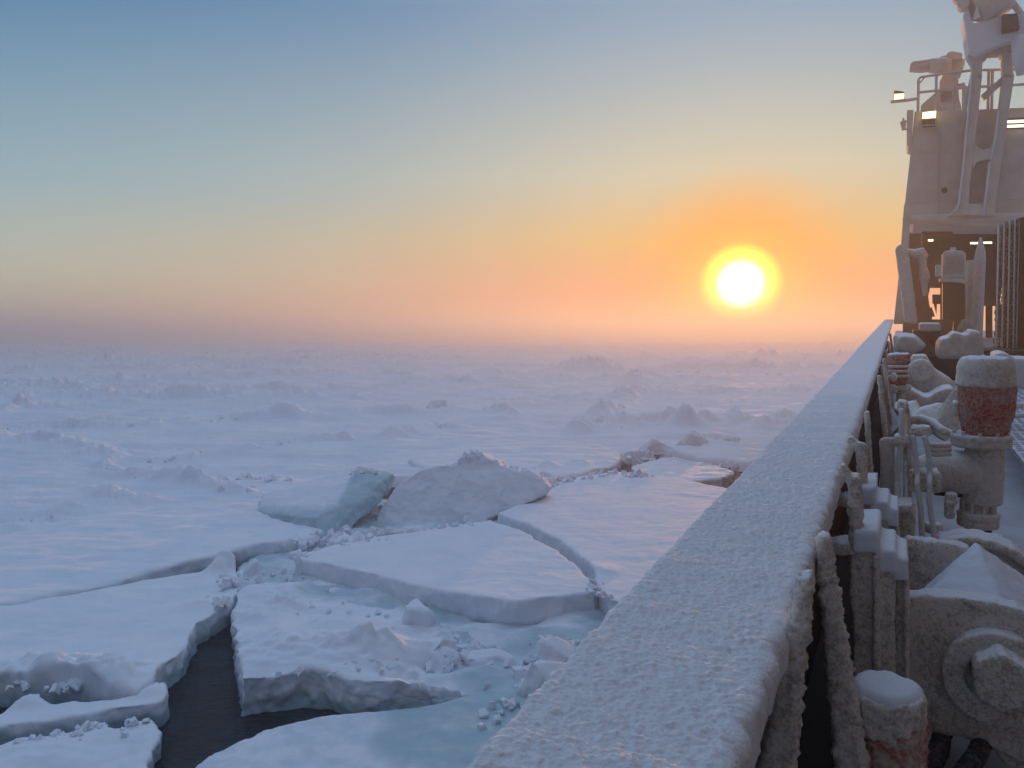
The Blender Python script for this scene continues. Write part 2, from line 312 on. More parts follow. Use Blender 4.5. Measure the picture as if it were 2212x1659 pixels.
def terrain():
    n_r = 940; r = 13.*(4200/13.)**(np.linspace(0, 1, n_r)); r = np.concatenate([[8., 11.], r])
    th = np.concatenate([np.linspace(-180, -47, 50)[:-1], np.linspace(-47, 40, 1150), np.linspace(40, 180, 50)[1:]])
    T = np.radians(th); RR, TT = np.meshgrid(r, T, indexing='ij'); x = (RR*np.sin(TT)).ravel(); y = (RR*np.cos(TT)).ravel(); d = RR.ravel()
    h = .42+.20*fbm(xy(x, y, 14, 6), 3, 1)
    sas = 1-np.abs(fbm(xy(x+.8*y, y, 5.0, 1.25), 3, 11)); h += .26*(sas-.7)*sstep(10, 26, d)
    h += .05*fbm(xy(x, y, 1.1, .5), 3, 21)
    rub = fbm(xy(x, y, 1.7, .8), 4, 31, .62); rub2 = np.clip(.62+.95*rub, .1, 1.3); rub2 = .5*rub2+.5*np.round(rub2*3.5+.25*perlin(xy(x, y, .5), 33))/3.5
    big = np.clip(.7+.9*fbm(xy(x, y, 7., 3.), 2, 35), .2, 1.3)
    wx = x+6*perlin(xy(x, y, 20), 41); wy = y+5*perlin(xy(x, y, 18), 42)
    h += .30*np.clip(fbm(xy(x, y, 8.5, 2.0), 3, 27, .5), -.15, .8)*sstep(24, 42, d)*np.clip(.5+1.5*perlin(xy(x, y, 30, 14), 28), 0, 1.3)
    for s, (lx, ly), wd, hh in ((51, (44, 12), .10, .75), (55, (28, 8), .085, .5), (61, (100, 27), .09, 1.15), (71, (260, 70), .07, 1.6)):
        q = perlin(xy(wx, wy, lx, ly), s); msk = sstep(-.25, .15, perlin(xy(x, y, lx*.8, ly), s+3))
        h += hh*np.exp(-(q/wd)**2)*msk*(.35+.65*rub2)*sstep(22+lx*.5, 45+lx, d)*big
    for pts, hh, wd in RIDGES:
        pw = [W(*q)[:2] for q in pts]; dd, pr_ = seg_dist(x+.5*perlin(xy(x, y, 2.2), 81), y+.5*perlin(xy(x, y, 2.2), 82), pw)
        e = np.exp(-(dd/(.8*wd))**2); h += .95*hh*e*(.45+.75*rub2)*np.clip(.72+.55*perlin(xy(x, y, 4.5*wd), 83), .4, 1.15)
    h += .12*np.clip(fbm(xy(x, y, .55), 3, 91, .6), 0, 1)*sstep(.62, .95, h)
    ins = inside(x, y, BROKEN); bd, _ = seg_dist(x+.35*perlin(xy(x, y, 1.5), 5), y+.35*perlin(xy(x, y, 1.5), 6), BROKEN[1:18])
    sd = np.where(ins, -bd, bd); k = sstep(-.35, .05, sd); h = -.7+(h+.7)*k
    wet = (1-sstep(.05, .35, h))*.5
    nr, ntv = len(r), len(T); V = np.stack([x, y, h], 1)
    i = np.arange(nr-1)[:, None]*ntv+np.arange(ntv-1)[None]; fc = np.stack([i, i+ntv, i+ntv+1, i+1], -1).reshape(-1, 4)
    # leave out the quads that lie wholly in the open lead
    keep = ~((h[fc] < -.69).all(1)); fc = fc[keep]
    me = bpy.data.meshes.new('pack_ice'); me.vertices.add(len(V)); me.vertices.foreach_set('co', V.astype(np.float32).ravel())
    me.loops.add(fc.size); me.loops.foreach_set('vertex_index', fc.astype(np.int32).ravel()); me.polygons.add(len(fc))
    me.polygons.foreach_set('loop_start', np.arange(0, fc.size, 4, dtype=np.int32)); me.update(calc_edges=True)
    me.polygons.foreach_set('use_smooth', np.ones(len(fc), bool)); me.materials.append(MAT['pack'])
    a = me.attributes.new('wet', 'FLOAT', 'POINT'); a.data.foreach_set('value', wet.astype(np.float32))
    o = bpy.data.objects.new('ice_field', me); COL.objects.link(o); tag(o, 'wide snow covered pack ice field with low pressure ridges', 'ice field', kind='structure')
def water():
    m, n, bs = nt('lead_water'); v, g = pos(n, (.55, 1.3, 1)); a = noise(n, v, 2.4, 6, .6)
    c = ramp(n, noise(n, v, .9, 5), [(.40, (.006, .021, .034)), (.66, (.022, .068, .094))]); n.links.new(c, bs.inputs['Base Color'])
    bs.inputs['Roughness'].default_value = .12; bs.inputs['IOR'].default_value = 1.33; bump(n, bs, math_(n, 'ADD', a, math_(n, 'MULTIPLY', noise(n, v, 9., 4, .6), .3)), .8, .09)
    tr = nd(n, 'ShaderNodeBsdfTransparent'); tr.inputs[0].default_value = (.13, .27, .30, 1)
    mx = nd(n, 'ShaderNodeMixShader', i_Fac=.34); n.links.new(bs.outputs[0], mx.inputs[1]); n.links.new(tr.outputs[0], mx.inputs[2])
    n.links.new(mx.outputs[0], n.nodes['Material Output'].inputs['Surface']); MAT['water'] = m
    q = 70; xs = np.linspace(-60, 60, q)
    mb = MB().add([(x, y, 0) for y in np.linspace(-40, 80, q) for x in xs], [(j*q+i, j*q+i+1, (j+1)*q+i+1, (j+1)*q+i) for j in range(q-1) for i in range(q-1)])
    single('water', mb, 'water', 'dark open water in the lead between the floes', 'water', kind='structure', world=True)
    MAT['deep'] = plain_mat('deep_water', (.006, .012, .014), .9)
    single('water', MB().add([(-4200, -4200, -3), (4200, -4200, -3), (4200, 4200, -3), (-4200, 4200, -3)], [(0, 1, 2, 3)]), 'deep', 'black depth below the lead', 'water', kind='structure', world=True)
def ice_finish(o, me, off, bumps=(), und=.05, rough=.035, wetf=None, wl=.22, seed=0, flat=False):
    c = co(me)+off; nn = nrm(me); up = sstep(.3, .8, nn[:, 2]); x, y, z = c[:, 0].copy(), c[:, 1].copy(), c[:, 2].copy()
    e = (.25-np.abs(fbm(c/np.array([.9, .9, 1.3]), 3, seed+1, .5)))*rough*3.4*(1-up*.85)+fbm(c/.20, 3, seed+2, .6)*rough*.8*(1-up*.75)
    c = c+nn*e[:, None]
    c[:, 2] += up*(und*fbm(xy(x, y, 1.6, 1.), 3, seed+3)+und*.28*fbm(xy(x+.5*y, y, 1.3, .5), 3, seed+4))
    top = sstep(-.05, .25, z-wl)
    for b in bumps:
        bx, by, hh, rr = b[:4]; w = W(bx, by, .4); dd = np.hypot((x-w[0])/(b[4] if len(b) > 4 else 1.), y-w[1])/rr
        c[:, 2] += top*hh*np.exp(-dd**2)*(.7+.6*np.clip(fbm(xy(x, y, .38), 3, seed+7), -.6, 1)+.3)
    wet = 1-sstep(wl-.2, wl+.22, z); wet = np.clip(wet*.85, 0, 1)
    if wetf is not None: wet = np.maximum(wet, wetf(x, y, z))
    me.vertices.foreach_set('co', (c-off).astype(np.float32).ravel()); me.update()
    a = me.attributes.new('wet', 'FLOAT', 'POINT'); a.data.foreach_set('value', wet.astype(np.float32))
def body(name, mb, label, cat, vox, group=None, **k):
    v = np.array(mb.v); b = np.array([v[:, 0].mean(), v[:, 1].mean(), 0.])
    me = mesh(name, [tuple(q-b) for q in v], mb.f, MAT['snow'], True); me = remesh(me, vox, k.pop('sm', 1)); ice_finish(None, me, b, **k)
    o = bpy.data.objects.new(name, me); COL.objects.link(o); o.location = b; return tag(o, label, cat, group)
def near(pts, r0, r1, amt):             # wet patches round sightings
    ws = [W(*q, .1)[:2] for q in pts]
    def f(x, y, z):
        d = np.full_like(x, 1e9)
        for a, b in ws: d = np.minimum(d, np.hypot(x-a, y-b))
        return amt*(1-sstep(r0, r1, d))
    return f
def floe(pts, z, label, vox=.055, tilt=None, dep=.95, jag=.10, group='broken floes beside the ship', **k):
    w = [W(a, b, z) for a, b in pts]; out = []
    for p, q in zip(w, w[1:]+w[:1]):    # a broken edge, not a ruled line
        n = max(1, int(np.hypot(*(q-p)[:2])/.28)); nv = np.array([-(q-p)[1], (q-p)[0], 0])/(np.linalg.norm(q-p)+1e-6)
        for i in range(n):
            s = p+(q-p)*i/n; out.append(s+nv*jag*float(fbm(np.array([[s[0]/.8, s[1]/.8, z]]), 3, 77)[0]))
    if tilt:
        c = np.mean(w, 0); out = [p+np.array([0, 0, tilt[0]*(p[0]-c[0])+tilt[1]*(p[1]-c[1])]) for p in out]
    top = out; bot = [np.array([p[0], p[1], -dep]) for p in out]; n = len(out)
    mb = MB().add(top+bot, [tuple(range(n)), tuple(range(n, 2*n))[::-1]]+[(i, n+i, n+(i+1) % n, (i+1) % n) for i in range(n)])
    return body('ice_floe', mb, label, 'ice floe', vox, group, **k)
def chunk(px, py, size, z0=.3, sq=.8, seed=0, label='', vox=.035, group='ice blocks scattered on the floes', depth=None, name='ice_block', **k):
    rg = np.random.default_rng(seed); c = W(px, py, z0) if depth is None else WD(px, py, depth); pts = []
    for _ in range(14):
        v = rg.normal(size=3); v /= np.linalg.norm(v)+1e-9; v = v*rg.uniform(.7, 1.15)
        pts.append(c+np.array([v[0]*size, v[1]*size*.8, abs(v[2]+.25)*size*sq*1.0]))
    pts += [c+np.array([a*size*.8, b*size*.6, -.15]) for a in (-1, 1) for b in (-1, 1)]
    mb = MB(); mb.hull(pts); return body(name, mb, label, 'ice block', vox, group, und=.03, rough=min(.07, .10*size), wl=-.5, seed=seed, **k)
def ice():
    terrain(); water()
    floe([(-200, 1190), (0, 1150), (150, 1118), (290, 1098), (440, 1092), (560, 1098), (640, 1110), (700, 1140), (690, 1160), (640, 1164), (575, 1173), (500, 1187), (420, 1207), (340, 1226), (250, 1252), (150, 1276), (45, 1299), (-220, 1345)],
         .52, 'broad smooth snow covered floe stretching left behind the long thin crack', .075, und=.07, seed=1, dep=.8, bumps=[(560, 1128, .10, 1.2)])
    floe([(-220, 1350), (45, 1301), (150, 1284), (250, 1266), (330, 1251), (400, 1240), (450, 1234), (480, 1220), (507, 1226), (520, 1243), (515, 1268), (500, 1298), (455, 1325), (428, 1345), (402, 1385), (372, 1425), (352, 1445), (332, 1478), (300, 1492), (200, 1484), (90, 1472), (-220, 1462)],
         .46, 'flat floe with a crumbling lip along the dark lead on its right', .04, und=.05, seed=2, bumps=[(478, 1240, .30, .33), (500, 1236, .2, .25), (60, 1462, .22, .5, 2.), (180, 1478, .22, .45, 2.), (260, 1470, .15, .4, 2.), (440, 1310, .12, .4)],
         wetf=near([(440, 1345), (400, 1395), (330, 1480)], .05, .5, .32))
    floe([(-160, 1560), (0, 1540), (65, 1502), (112, 1524), (156, 1514), (187, 1516), (299, 1498), (358, 1472), (360, 1500), (345, 1515), (300, 1524), (240, 1532), (150, 1546), (50, 1562), (-160, 1592)],
         .40, 'narrow lumpy slab wedged between two floes at the left of the lead', .035, und=.05, seed=3, jag=.06, dep=.8, bumps=[(70, 1515, .14, .3), (330, 1490, .1, .25)])
    floe([(-160, 1650), (0, 1612), (50, 1592), (150, 1580), (190, 1560), (217, 1553), (236, 1572), (262, 1570), (285, 1556), (308, 1553), (330, 1549), (338, 1575), (334, 1600), (318, 1640), (306, 1690), (300, 1800), (-160, 1800)],
         .30, 'heaped rough floe in the lower left corner with hummocks of snow', .035, und=.07, rough=.045, seed=4, jag=.06, dep=.7, bumps=[(220, 1560, .12, .2), (120, 1600, .12, .5), (40, 1640, .16, .5), (230, 1620, .1, .35)],
         wetf=near([(310, 1640), (290, 1620)], .1, .6, .3))
    floe([(517, 1275), (540, 1247), (600, 1232), (680, 1232), (760, 1250), (830, 1280), (900, 1305), (960, 1325), (1030, 1360), (1100, 1385), (1150, 1400), (1135, 1440), (1060, 1452), (980, 1462), (900, 1474), (840, 1482), (760, 1476), (660, 1462), (590, 1475), (520, 1482), (512, 1380), (508, 1330)],
         .50, 'rough refrozen floe of slush and broken snow in the middle of the lead', .032, tilt=(0., -.055), und=.12, rough=.05, seed=5, dep=1.2,
         bumps=[(545, 1440, .10, .6), (640, 1432, .15, .5, 2.), (740, 1432, .15, .5, 1.8), (805, 1425, .17, .4, 1.2), (600, 1395, .14, .4, 2.), (590, 1290, .22, .6, 1.6), (660, 1262, .18, .5, 1.7), (545, 1330, .2, .4), (600, 1320, .2, .35), (880, 1410, .2, .5, 1.6), (960, 1400, .18, .4, 1.5), (1040, 1410, .12, .4, 1.5), (820, 1262, -.22, .8, 2.), (760, 1345, .06, .6, 2.), (980, 1365, -.2, .8, 1.8), (930, 1310, -.25, .7, 1.6), (1000, 1440, -.38, .75, 1.2), (900, 1462, -.22, .55, 1.2), (1090, 1420, -.42, .9, 1.3), (560, 1350, .1, .3), (700, 1360, .08, .3), (630, 1310, .12, .3), (840, 1370, .09, .3)],
         wetf=near([(700, 1250), (760, 1262), (820, 1285), (880, 1310), (960, 1350), (1040, 1385), (720, 1300), (1080, 1420)], .2, 1.5, .62))
    floe([(639, 1205), (665, 1192), (690, 1185), (760, 1168), (870, 1150), (960, 1136), (1060, 1122), (1130, 1146), (1190, 1181), (1240, 1216), (1268, 1248), (1290, 1277), (1240, 1284), (1180, 1290), (1117, 1297), (1060, 1292), (1000, 1281), (947, 1275), (859, 1252), (735, 1222)],
         .72, 'thick flat topped slab with a sunlit snow surface and sharp front corner', .038, und=.016, seed=6, jag=.07, dep=.6, wl=.24, bumps=[(665, 1196, .12, .4)], wetf=near([(735, 1250), (859, 1285), (1000, 1320)], .2, .7, .25))
    floe([(1075, 1108), (1130, 1086), (1185, 1048), (1240, 1030), (1330, 1018), (1420, 1025), (1500, 1040), (1600, 1060), (1700, 1150), (1600, 1300), (1420, 1312), (1310, 1296), (1290, 1258), (1284, 1225), (1246, 1190), (1196, 1158), (1134, 1128)],
         .72, 'wide smooth slab between the thick slab and the ship rail', .065, und=.014, seed=8, jag=.07, dep=.6, bumps=[(1200, 1040, .18, .4), (1245, 1030, .2, .4), (1300, 1022, .14, .5), (1300, 1262, .12, .3), (1480, 1045, .15, .5)])
    floe([(380, 1790), (428, 1650), (470, 1622), (520, 1600), (575, 1575), (650, 1560), (720, 1543), (755, 1540), (830, 1537), (900, 1526), (1000, 1502), (1080, 1470), (1140, 1430), (1300, 1400), (1420, 1420), (1420, 1790)],
         .26, 'pale floe at the bottom of the view with a wet blue side towards the ship', .035, und=.05, seed=9, jag=.06, dep=.7, bumps=[(560, 1590, .06, .5), (760, 1560, .06, .4), (1020, 1520, -.05, .6)],
         wetf=near([(920, 1560), (1000, 1530), (1050, 1580), (980, 1640), (1080, 1500), (1100, 1560), (1150, 1520), (900, 1620)], .35, 1.25, .62))
    floe([(880, 990), (1000, 962), (1150, 950), (1290, 958), (1338, 975), (1342, 990), (1325, 1003), (1260, 1022), (1190, 1033), (1140, 1050), (1000, 1060)],
         .62, 'snow floe ending in a steep brown shaded edge behind the upturned slab', .09, und=.07, seed=10, bumps=[(1180, 1020, .2, .5), (1250, 1012, .2, .5)])
    floe([(1365, 1004), (1400, 990), (1470, 986), (1540, 998), (1590, 1020), (1560, 1040), (1480, 1042), (1400, 1034)],
         .55, 'small grey floe tilted beside the ship rail beyond the smooth slab', .07, und=.08, seed=11, tilt=(0., -.04), bumps=[(1450, 1000, .2, .6)])
    # upturned pieces
    mb = MB(); mb.hull([WD(*q) for q in [(564, 1138, 24.), (655, 1167, 22.7), (699, 1172, 22.5), (757, 1145, 23.4), (793, 1108, 24.3), (846, 1056, 25.6), (853, 1022, 25.9), (555, 1105, 24.3), (626, 1112, 23.3), (681, 1118, 23.), (735, 1094, 23.7), (790, 1070, 24.5), (823, 1027, 25.6), (564, 1068, 25.3), (626, 1054, 26.), (681, 1036, 26.5), (772, 1009, 27.), (801, 1014, 27.), (590, 1110, 27.5), (800, 1095, 27.5)]])
    mb.v = [(q[0]*.955, q[1]*.955, H+(q[2]-H)*.955) for q in mb.v]
    body('ice_block', mb, 'upturned block of ice with a blue green broken end, left of the snowy mound', 'ice block', .05, 'upturned slabs behind the lead', und=.06, rough=.05, wl=-.6, seed=12,
         wetf=lambda x, y, z: np.maximum(.78*sstep(-5.5, -5.0, x), .66*(1-sstep(.5, 1.05, z-.10*(x+8)))))
    fr = [(800, 1148), (815, 1110), (832, 1085), (850, 1060), (870, 1042), (905, 1018), (940, 1008), (975, 1004), (990, 1000), (990, 986), (1005, 980), (1020, 973), (1040, 978), (1052, 986), (1062, 990), (1072, 990), (1080, 1004), (1100, 1010), (1120, 1016), (1140, 1014), (1158, 1024), (1172, 1034), (1184, 1052), (1150, 1082), (1075, 1110), (1040, 1128), (960, 1142), (880, 1150)]
    mb = MB(); mb.pr([WD(a, b, 23.4+(1148-b)*.0085) for a, b in fr], (.25, 1.1, -.25))
    body('ice_block', mb, 'tall upturned snowy slab with a ragged crest behind the thick flat slab', 'ice block', .05, 'upturned slabs behind the lead', und=.06, rough=.042, wl=-.6, seed=13)
    chunk(905, 1352, .42, .28, 1.35, 21, 'pointed white ice block standing alone on the refrozen middle floe')
    chunk(1165, 1500, .52, .2, 1.1, 22, 'ragged pale blue ice heap pressed against the ship side below the rail', vox=.03, wetf=lambda x, y, z: .42*(1-sstep(.3, .8, z)))
    chunk(1215, 1440, .5, .25, 1.0, 23, 'crumbled snow heap half hidden behind the icy rail', vox=.03)
    chunk(590, 1335, .27, .28, .9, 24, 'small rounded snow lump at the left rim of the refrozen middle floe')
    chunk(545, 1230, .25, .35, .8, 25, 'small snow lump where the thin crack meets the dark lead')
    chunk(640, 1200, .22, .4, .8, 26, 'loose lump of snow at the left tip of the thick flat slab')
    for q, (a, b, sz, l) in enumerate(((735, 1178, .42, 'left'), (772, 1170, .38, 'middle'), (815, 1158, .34, 'right'))):
        chunk(a, b, sz, .35, .75, 51+q, f'broken snow rubble at the foot of the blue green block, {l} of three', group='rubble at the foot of the blue green block')
    chunk(790, 1180, .5, .3, .45, 27, 'rubble of soft snow in front of the blue green block')
    chunk(930, 1415, .55, .25, .5, 28, 'low flat ice slab broken off at the front of the refrozen middle floe', sm=1)
    chunk(1060, 1430, .45, .2, .5, 29, 'low block of ice frozen into the blue slush near the rail', sm=1)
    chunk(628, 962, .55, .3, .8, 30, 'lone upright block on the ridge line far left', vox=.06)
    chunk(948, 893, 1.0, .3, .95, 31, 'rounded grey block on a far pressure ridge', vox=.08)
    chunk(1295, 925, .7, .3, .8, 32, 'tall rubble block where two far ridges meet', vox=.07)
    chunk(1180, 1035, .35, .5, .9, 33, 'snow lump leaning on the right end of the upturned slab')
    chunk(1280, 1275, .16, .65, .8, 34, 'small lump in the crack at the corner of the thick slab', vox=.03)
    for q, (a, b, s, l) in enumerate([(1420, 975, .9, 'left'), (1490, 968, 1.0, 'middle'), (1560, 960, 1.1, 'right')]):
        chunk(a, b, s, .3, .75, 41+q, f'brown shaded ridge block beyond the small grey floe, {l} of three', vox=.07, group='ridge blocks beside the ship')
    o = floe([(505, 1262), (522, 1222), (570, 1190), (690, 1160), (800, 1078), (1040, 1085), (1300, 1180), (1450, 1320), (1430, 1580), (1160, 1530), (1040, 1505), (930, 1508), (880, 1482), (760, 1420), (640, 1330)],
         .25, 'thin turquoise slush and wet new ice packed between the slabs', .05, und=.16, rough=.06, seed=15, dep=.6, wl=-.4, wetf=lambda x, y, z: .50+.42*fbm(xy(x, y, 1.3), 3, 5))
    o.name = 'slush'; o['kind'] = 'stuff'; o['category'] = 'slush'; del o['group']
def lumps(name, items, label, cat, seed, world=True):
    rg = np.random.default_rng(seed); V = []; Fc = []
    cube = np.array([[x, y, z] for x in (-1, 1) for y in (-1, 1) for z in (-1, 1)], float)
    quads = [(0, 1, 3, 2), (4, 6, 7, 5), (0, 4, 5, 1), (2, 3, 7, 6), (0, 2, 6, 4), (1, 5, 7, 3)]
    for c, r in items:
        q = rg.normal(size=4); q /= np.linalg.norm(q); w, x, y, z = q
        Rm = np.array([[1-2*(y*y+z*z), 2*(x*y-w*z), 2*(x*z+w*y)], [2*(x*y+w*z), 1-2*(x*x+z*z), 2*(y*z-w*x)], [2*(x*z-w*y), 2*(y*z+w*x), 1-2*(x*x+y*y)]])
        p = (cube*rg.uniform(.45, 1.05, size=3)+rg.normal(size=(8, 3))*.16)*r; p = p@Rm.T+c; b = len(V)
        V += [tuple(v) for v in p]; Fc += [tuple(b+i for i in f) for f in quads]
    me = bpy.data.meshes.new(name); me.from_pydata(V, [], Fc); me.materials.append(MAT['snow'])
    o = bpy.data.objects.new(name, me); COL.objects.link(o)
    m = o.modifiers.new('b', 'BEVEL'); m.segments = 2; m.limit_method = 'NONE'; m.offset_type = 'PERCENT'; m.width_pct = 13
    return tag(o, label, cat, None, 'stuff')
def rubble():
    rg = np.random.default_rng(5); it = []
    for pts, hh, wd in RIDGES:          # tumbled blocks along the pressure ridges
        pw = [W(*q)[:2] for q in pts]
        for a, b in zip(pw[:-1], pw[1:]):
            L = np.hypot(*(b-a)); n = int(min(40, 3+L*1.5/max(.5, wd)))
            for _ in range(n):
                t = rg.uniform(); r = hh*rg.uniform(.08, .30)*(1 if rg.uniform() < .9 else 1.7)
                p = a+(b-a)*t+rg.normal(size=2)*wd*.36; it.append((np.array([p[0], p[1], .40+hh*rg.uniform(.0, .42)]), r))
    for k in range(9):                 # lesser broken lines between them
        d = 26*(330/26.)**rg.uniform(); az = R(rg.uniform(-38, 22)); c = np.array([d*math.sin(az), d*math.cos(az)]); an = rg.normal()*.35; L = d*rg.uniform(.10, .35); ph = rg.uniform(0, 6)
        sz = .14+.0036*d
        for _ in range(int(rg.uniform(24, 60))):
            t = rg.uniform(-.5, .5); p = c+L*t*np.array([math.cos(an), math.sin(an)])+np.array([0, 1])*L*.10*math.sin(ph+5*t)+rg.normal(size=2)*sz*np.array([1.5, .8])
            it.append((np.array([p[0], p[1], .36+sz*rg.uniform(-.2, .35)]), sz*rg.uniform(.25, .8)))
    lumps('ridge_rubble', it, 'tumbled snowy ice rubble piled along the far pressure ridges', 'ice rubble', 6)
    it = []
    for pts, z, n, r0, sp in (([(640, 1208), (690, 1188), (760, 1170), (850, 1158)], .70, 34, .10, .16), ([(480, 1245), (508, 1262), (470, 1310)], .55, 20, .09, .16), ([(520, 1255), (600, 1240), (690, 1238)], .40, 26, .08, .25),
                              ([(1190, 1045), (1245, 1032), (1320, 1022), (1400, 1028)], .75, 40, .12, .22), ([(1150, 1450), (1180, 1420), (1240, 1390)], .35, 50, .12, .30), ([(1080, 1560), (1130, 1500), (1160, 1450)], .25, 36, .08, .25),
                              ([(20, 1470), (120, 1482), (250, 1484), (330, 1482)], .42, 34, .09, .14), ([(880, 1400), (960, 1420), (1060, 1430)], .30, 40, .10, .28), ([(600, 1300), (700, 1340), (820, 1350)], .42, 44, .06, .5), ([(560, 1420), (700, 1440), (840, 1430)], .62, 40, .07, .25),
                              ([(800, 1150), (900, 1148), (1030, 1128)], .72, 34, .10, .14), ([(1275, 1235), (1288, 1270), (1300, 1290)], .75, 14, .07, .08), ([(640, 1170), (700, 1172), (760, 1150)], .45, 26, .14, .22), ([(940, 1340), (1010, 1380), (1100, 1400)], .14, 30, .07, .5), ([(60, 1600), (160, 1585), (300, 1560)], .34, 30, .07, .16)):
        pw = [W(a, b, z) for a, b in pts]
        for _ in range(n):
            i = rg.integers(len(pw)-1); p = pw[i]+(pw[i+1]-pw[i])*rg.uniform(); p = p+np.array([rg.normal()*sp, rg.normal()*sp, -.03+rg.uniform(0, .5)*r0]); it.append((p, r0*rg.uniform(.3, 1.15)))
    for pts in ([(985, 1000), (1000, 984), (1022, 974), (1055, 984), (1080, 1002)], [(905, 1018), (985, 1003)], [(1080, 1004), (1160, 1022), (1184, 1050)], [(755, 1018), (800, 1014), (815, 1018)]):
        for _ in range(30):             # crumbling crests of the upturned slabs
            i = rg.integers(len(pts)-1); t = rg.uniform(); a = pts[i][0]*(1-t)+pts[i+1][0]*t; b = pts[i][1]*(1-t)+pts[i+1][1]*t
            it.append((WD(a+rg.normal()*3, b+2+rg.uniform(0, 9), 25.0+rg.uniform(-.3, .5)-(.2 if a < 870 else 0)), rg.uniform(.03, .12)))
    lumps('brash_ice', it, 'small crumbled snow and brash scattered along the floe edges', 'brash ice', 8)
# ================================================================== SHIP
XL, XR, ZR, ZD = -.545, -.185, -.655, -1.75
def bulwark():
    t = thing('bulwark', 'long ship bulwark with a frost covered cap rail running into the distance', 'bulwark', (XL, 0, ZD))
    # cap rail: profile swept along y with dense near end
    y = np.concatenate([np.linspace(-1.2, .5, 30)[:-1], .5*(41/.5)**np.linspace(0, 1, 1900)])
    prof = [(XL+.03, -.085), (XL-.002, -.07), (XL-.003, -.02), (XL+.002, -.005)]+[(XL+.012+(XR-XL-.045)*k/90, 0.) for k in range(91)]+[(XR-.016, -.003), (XR-.005, -.012), (XR, -.030), (XR, -.075), (XR-.008, -.10), (XR-.03, -.115)]
    prof = np.array(prof); n = len(prof); m = len(y)
    V = np.zeros((m, n, 3)); V[:, :, 0] = prof[None, :, 0]; V[:, :, 1] = y[:, None]; V[:, :, 2] = ZR+prof[None, :, 1]
    c = V.reshape(-1, 3); x_, y_ = c[:, 0], c[:, 1]
    k = np.tile(sstep(-.09, -.02, prof[:, 1]), m)
    lod = np.clip(y_/2.2, 1, 6)
    d = .0030*fbm(np.stack([x_/.0095, y_/.0085, c[:, 2]/.02], 1), 2, 4)*(1-sstep(2.5, 6, y_))+.0042*fbm(np.stack([x_/.021, y_/.015, c[:, 2]/.02], 1), 2, 3)*(1-sstep(3, 9, y_))
    d += .0024*fbm(np.stack([x_/.060, y_/.028, c[:, 2]/.05], 1), 3, 8)+.003*np.abs(fbm(np.stack([x_/.15, y_/.05, c[:, 2]/.05], 1), 2, 9))+0.005*fbm(np.stack([x_/.5, y_/.14, c[:, 2]], 1), 3, 12)
    d += .007*fbm(np.stack([x_/.6, y_/1.2, c[:, 2]], 1), 2, 14)+.010*perlin(np.stack([x_/2, y_/4., c[:, 2]], 1), 15)
    c[:, 2] += d*(.35+.65*k)
    edge = np.tile(1-np.minimum(np.abs(prof[:, 0]-XL), np.abs(prof[:, 0]-XR))/.06, m).clip(0, 1)
    c[:, 0] += edge*(.010*fbm(np.stack([y_/.05, c[:, 2]/.05, 0*y_+.5], 1), 3, 19)+.005*perlin(np.stack([y_/.35, c[:, 2]/.3, 0*y_+.5], 1), 20))*np.where(x_ < -.36, .6, 1.2)
    mb = MB(); mb.v = [tuple(q) for q in c]; mb.f = [(i*n+j, i*n+j+1, (i+1)*n+j+1, (i+1)*n+j) for i in range(m-1) for j in range(n-1)]+[(i*n+n-1, i*n, (i+1)*n, (i+1)*n+n-1) for i in range(m-1)]
    part('cap_rail', mb, 'railsnow', t, smooth=True)
    part('hull_plating', MB().pr([(-.43, -3., ZR-.06), (-.415, -3., ZR-.06), (-.415, -3., ZD-.02), (-.30, -3, -9.5), (-.43, -3, -9.5)], (0, 44, 0)), 'dark', t)
    part('gap_shade_strip', MB().box((-.40, -3, ZD-.45), (-.125, 41, ZD-.40)).box((-.124, -3, ZD-.46), (-.118, 41, ZD-.051)), 'darker', t)  # black strips added so the gap behind the stays has its shade painted in
    return t
def stays(t):
    # flat-bar stays under the rail, each with frost grown on it
    def bar(y, top, bot, wt, wb, th=.05, vox=.009, amp=.005, extra=None):
        mb = MB().px([(top[0]-wt/2, top[1]), (top[0]+wt/2, top[1]), (bot[0]+wb/2, bot[1]), (bot[0]-wb/2, bot[1])], y, th)
        if extra: mb.px(extra, y+.005, th*.8)
        part('stay', mb, 'frost', t, vox, amp, .018)
    bar(1.62, (1738, 1250), (1655, 1800), 30, 95, .05, .009, .010)
    bar(2.2, (1775, 1160), (1850, 1760), 26, 78, .06, .010, .010)
    bar(2.95, (1846, 1030), (1852, 1330), 25, 30, .07, .012, .009, [(1815, 1005), (1826, 1012), (1860, 1048), (1850, 1062), (1835, 1050), (1812, 1018)])
    bar(3.7, (1861, 960), (1864, 1260), 20, 24, .07, .014, .009, [(1832, 940), (1845, 948), (1872, 982), (1862, 992), (1832, 955)])
    bar(4.6, (1872, 888), (1889, 1200), 11, 14, .07, .016, .007)
    bar(5.9, (1899, 812), (1930, 1110), 9, 14, .07, .018, .007)
    bar(8.2, (1909, 772), (1926, 920), 7, 8, .08, .02, .006)
    for k, y in enumerate((11., 14.5, 18.5, 23.5)):
        p = np.array([-.2, y, ZR-.1]); mb = MB().pr([p, p+[.05, 0, 0], p+[.22, 0, -1.], p+[.12, 0, -1.]], (0, .1, 0)); part('stay', mb, 'frost_far', t, .03, .008, .06)
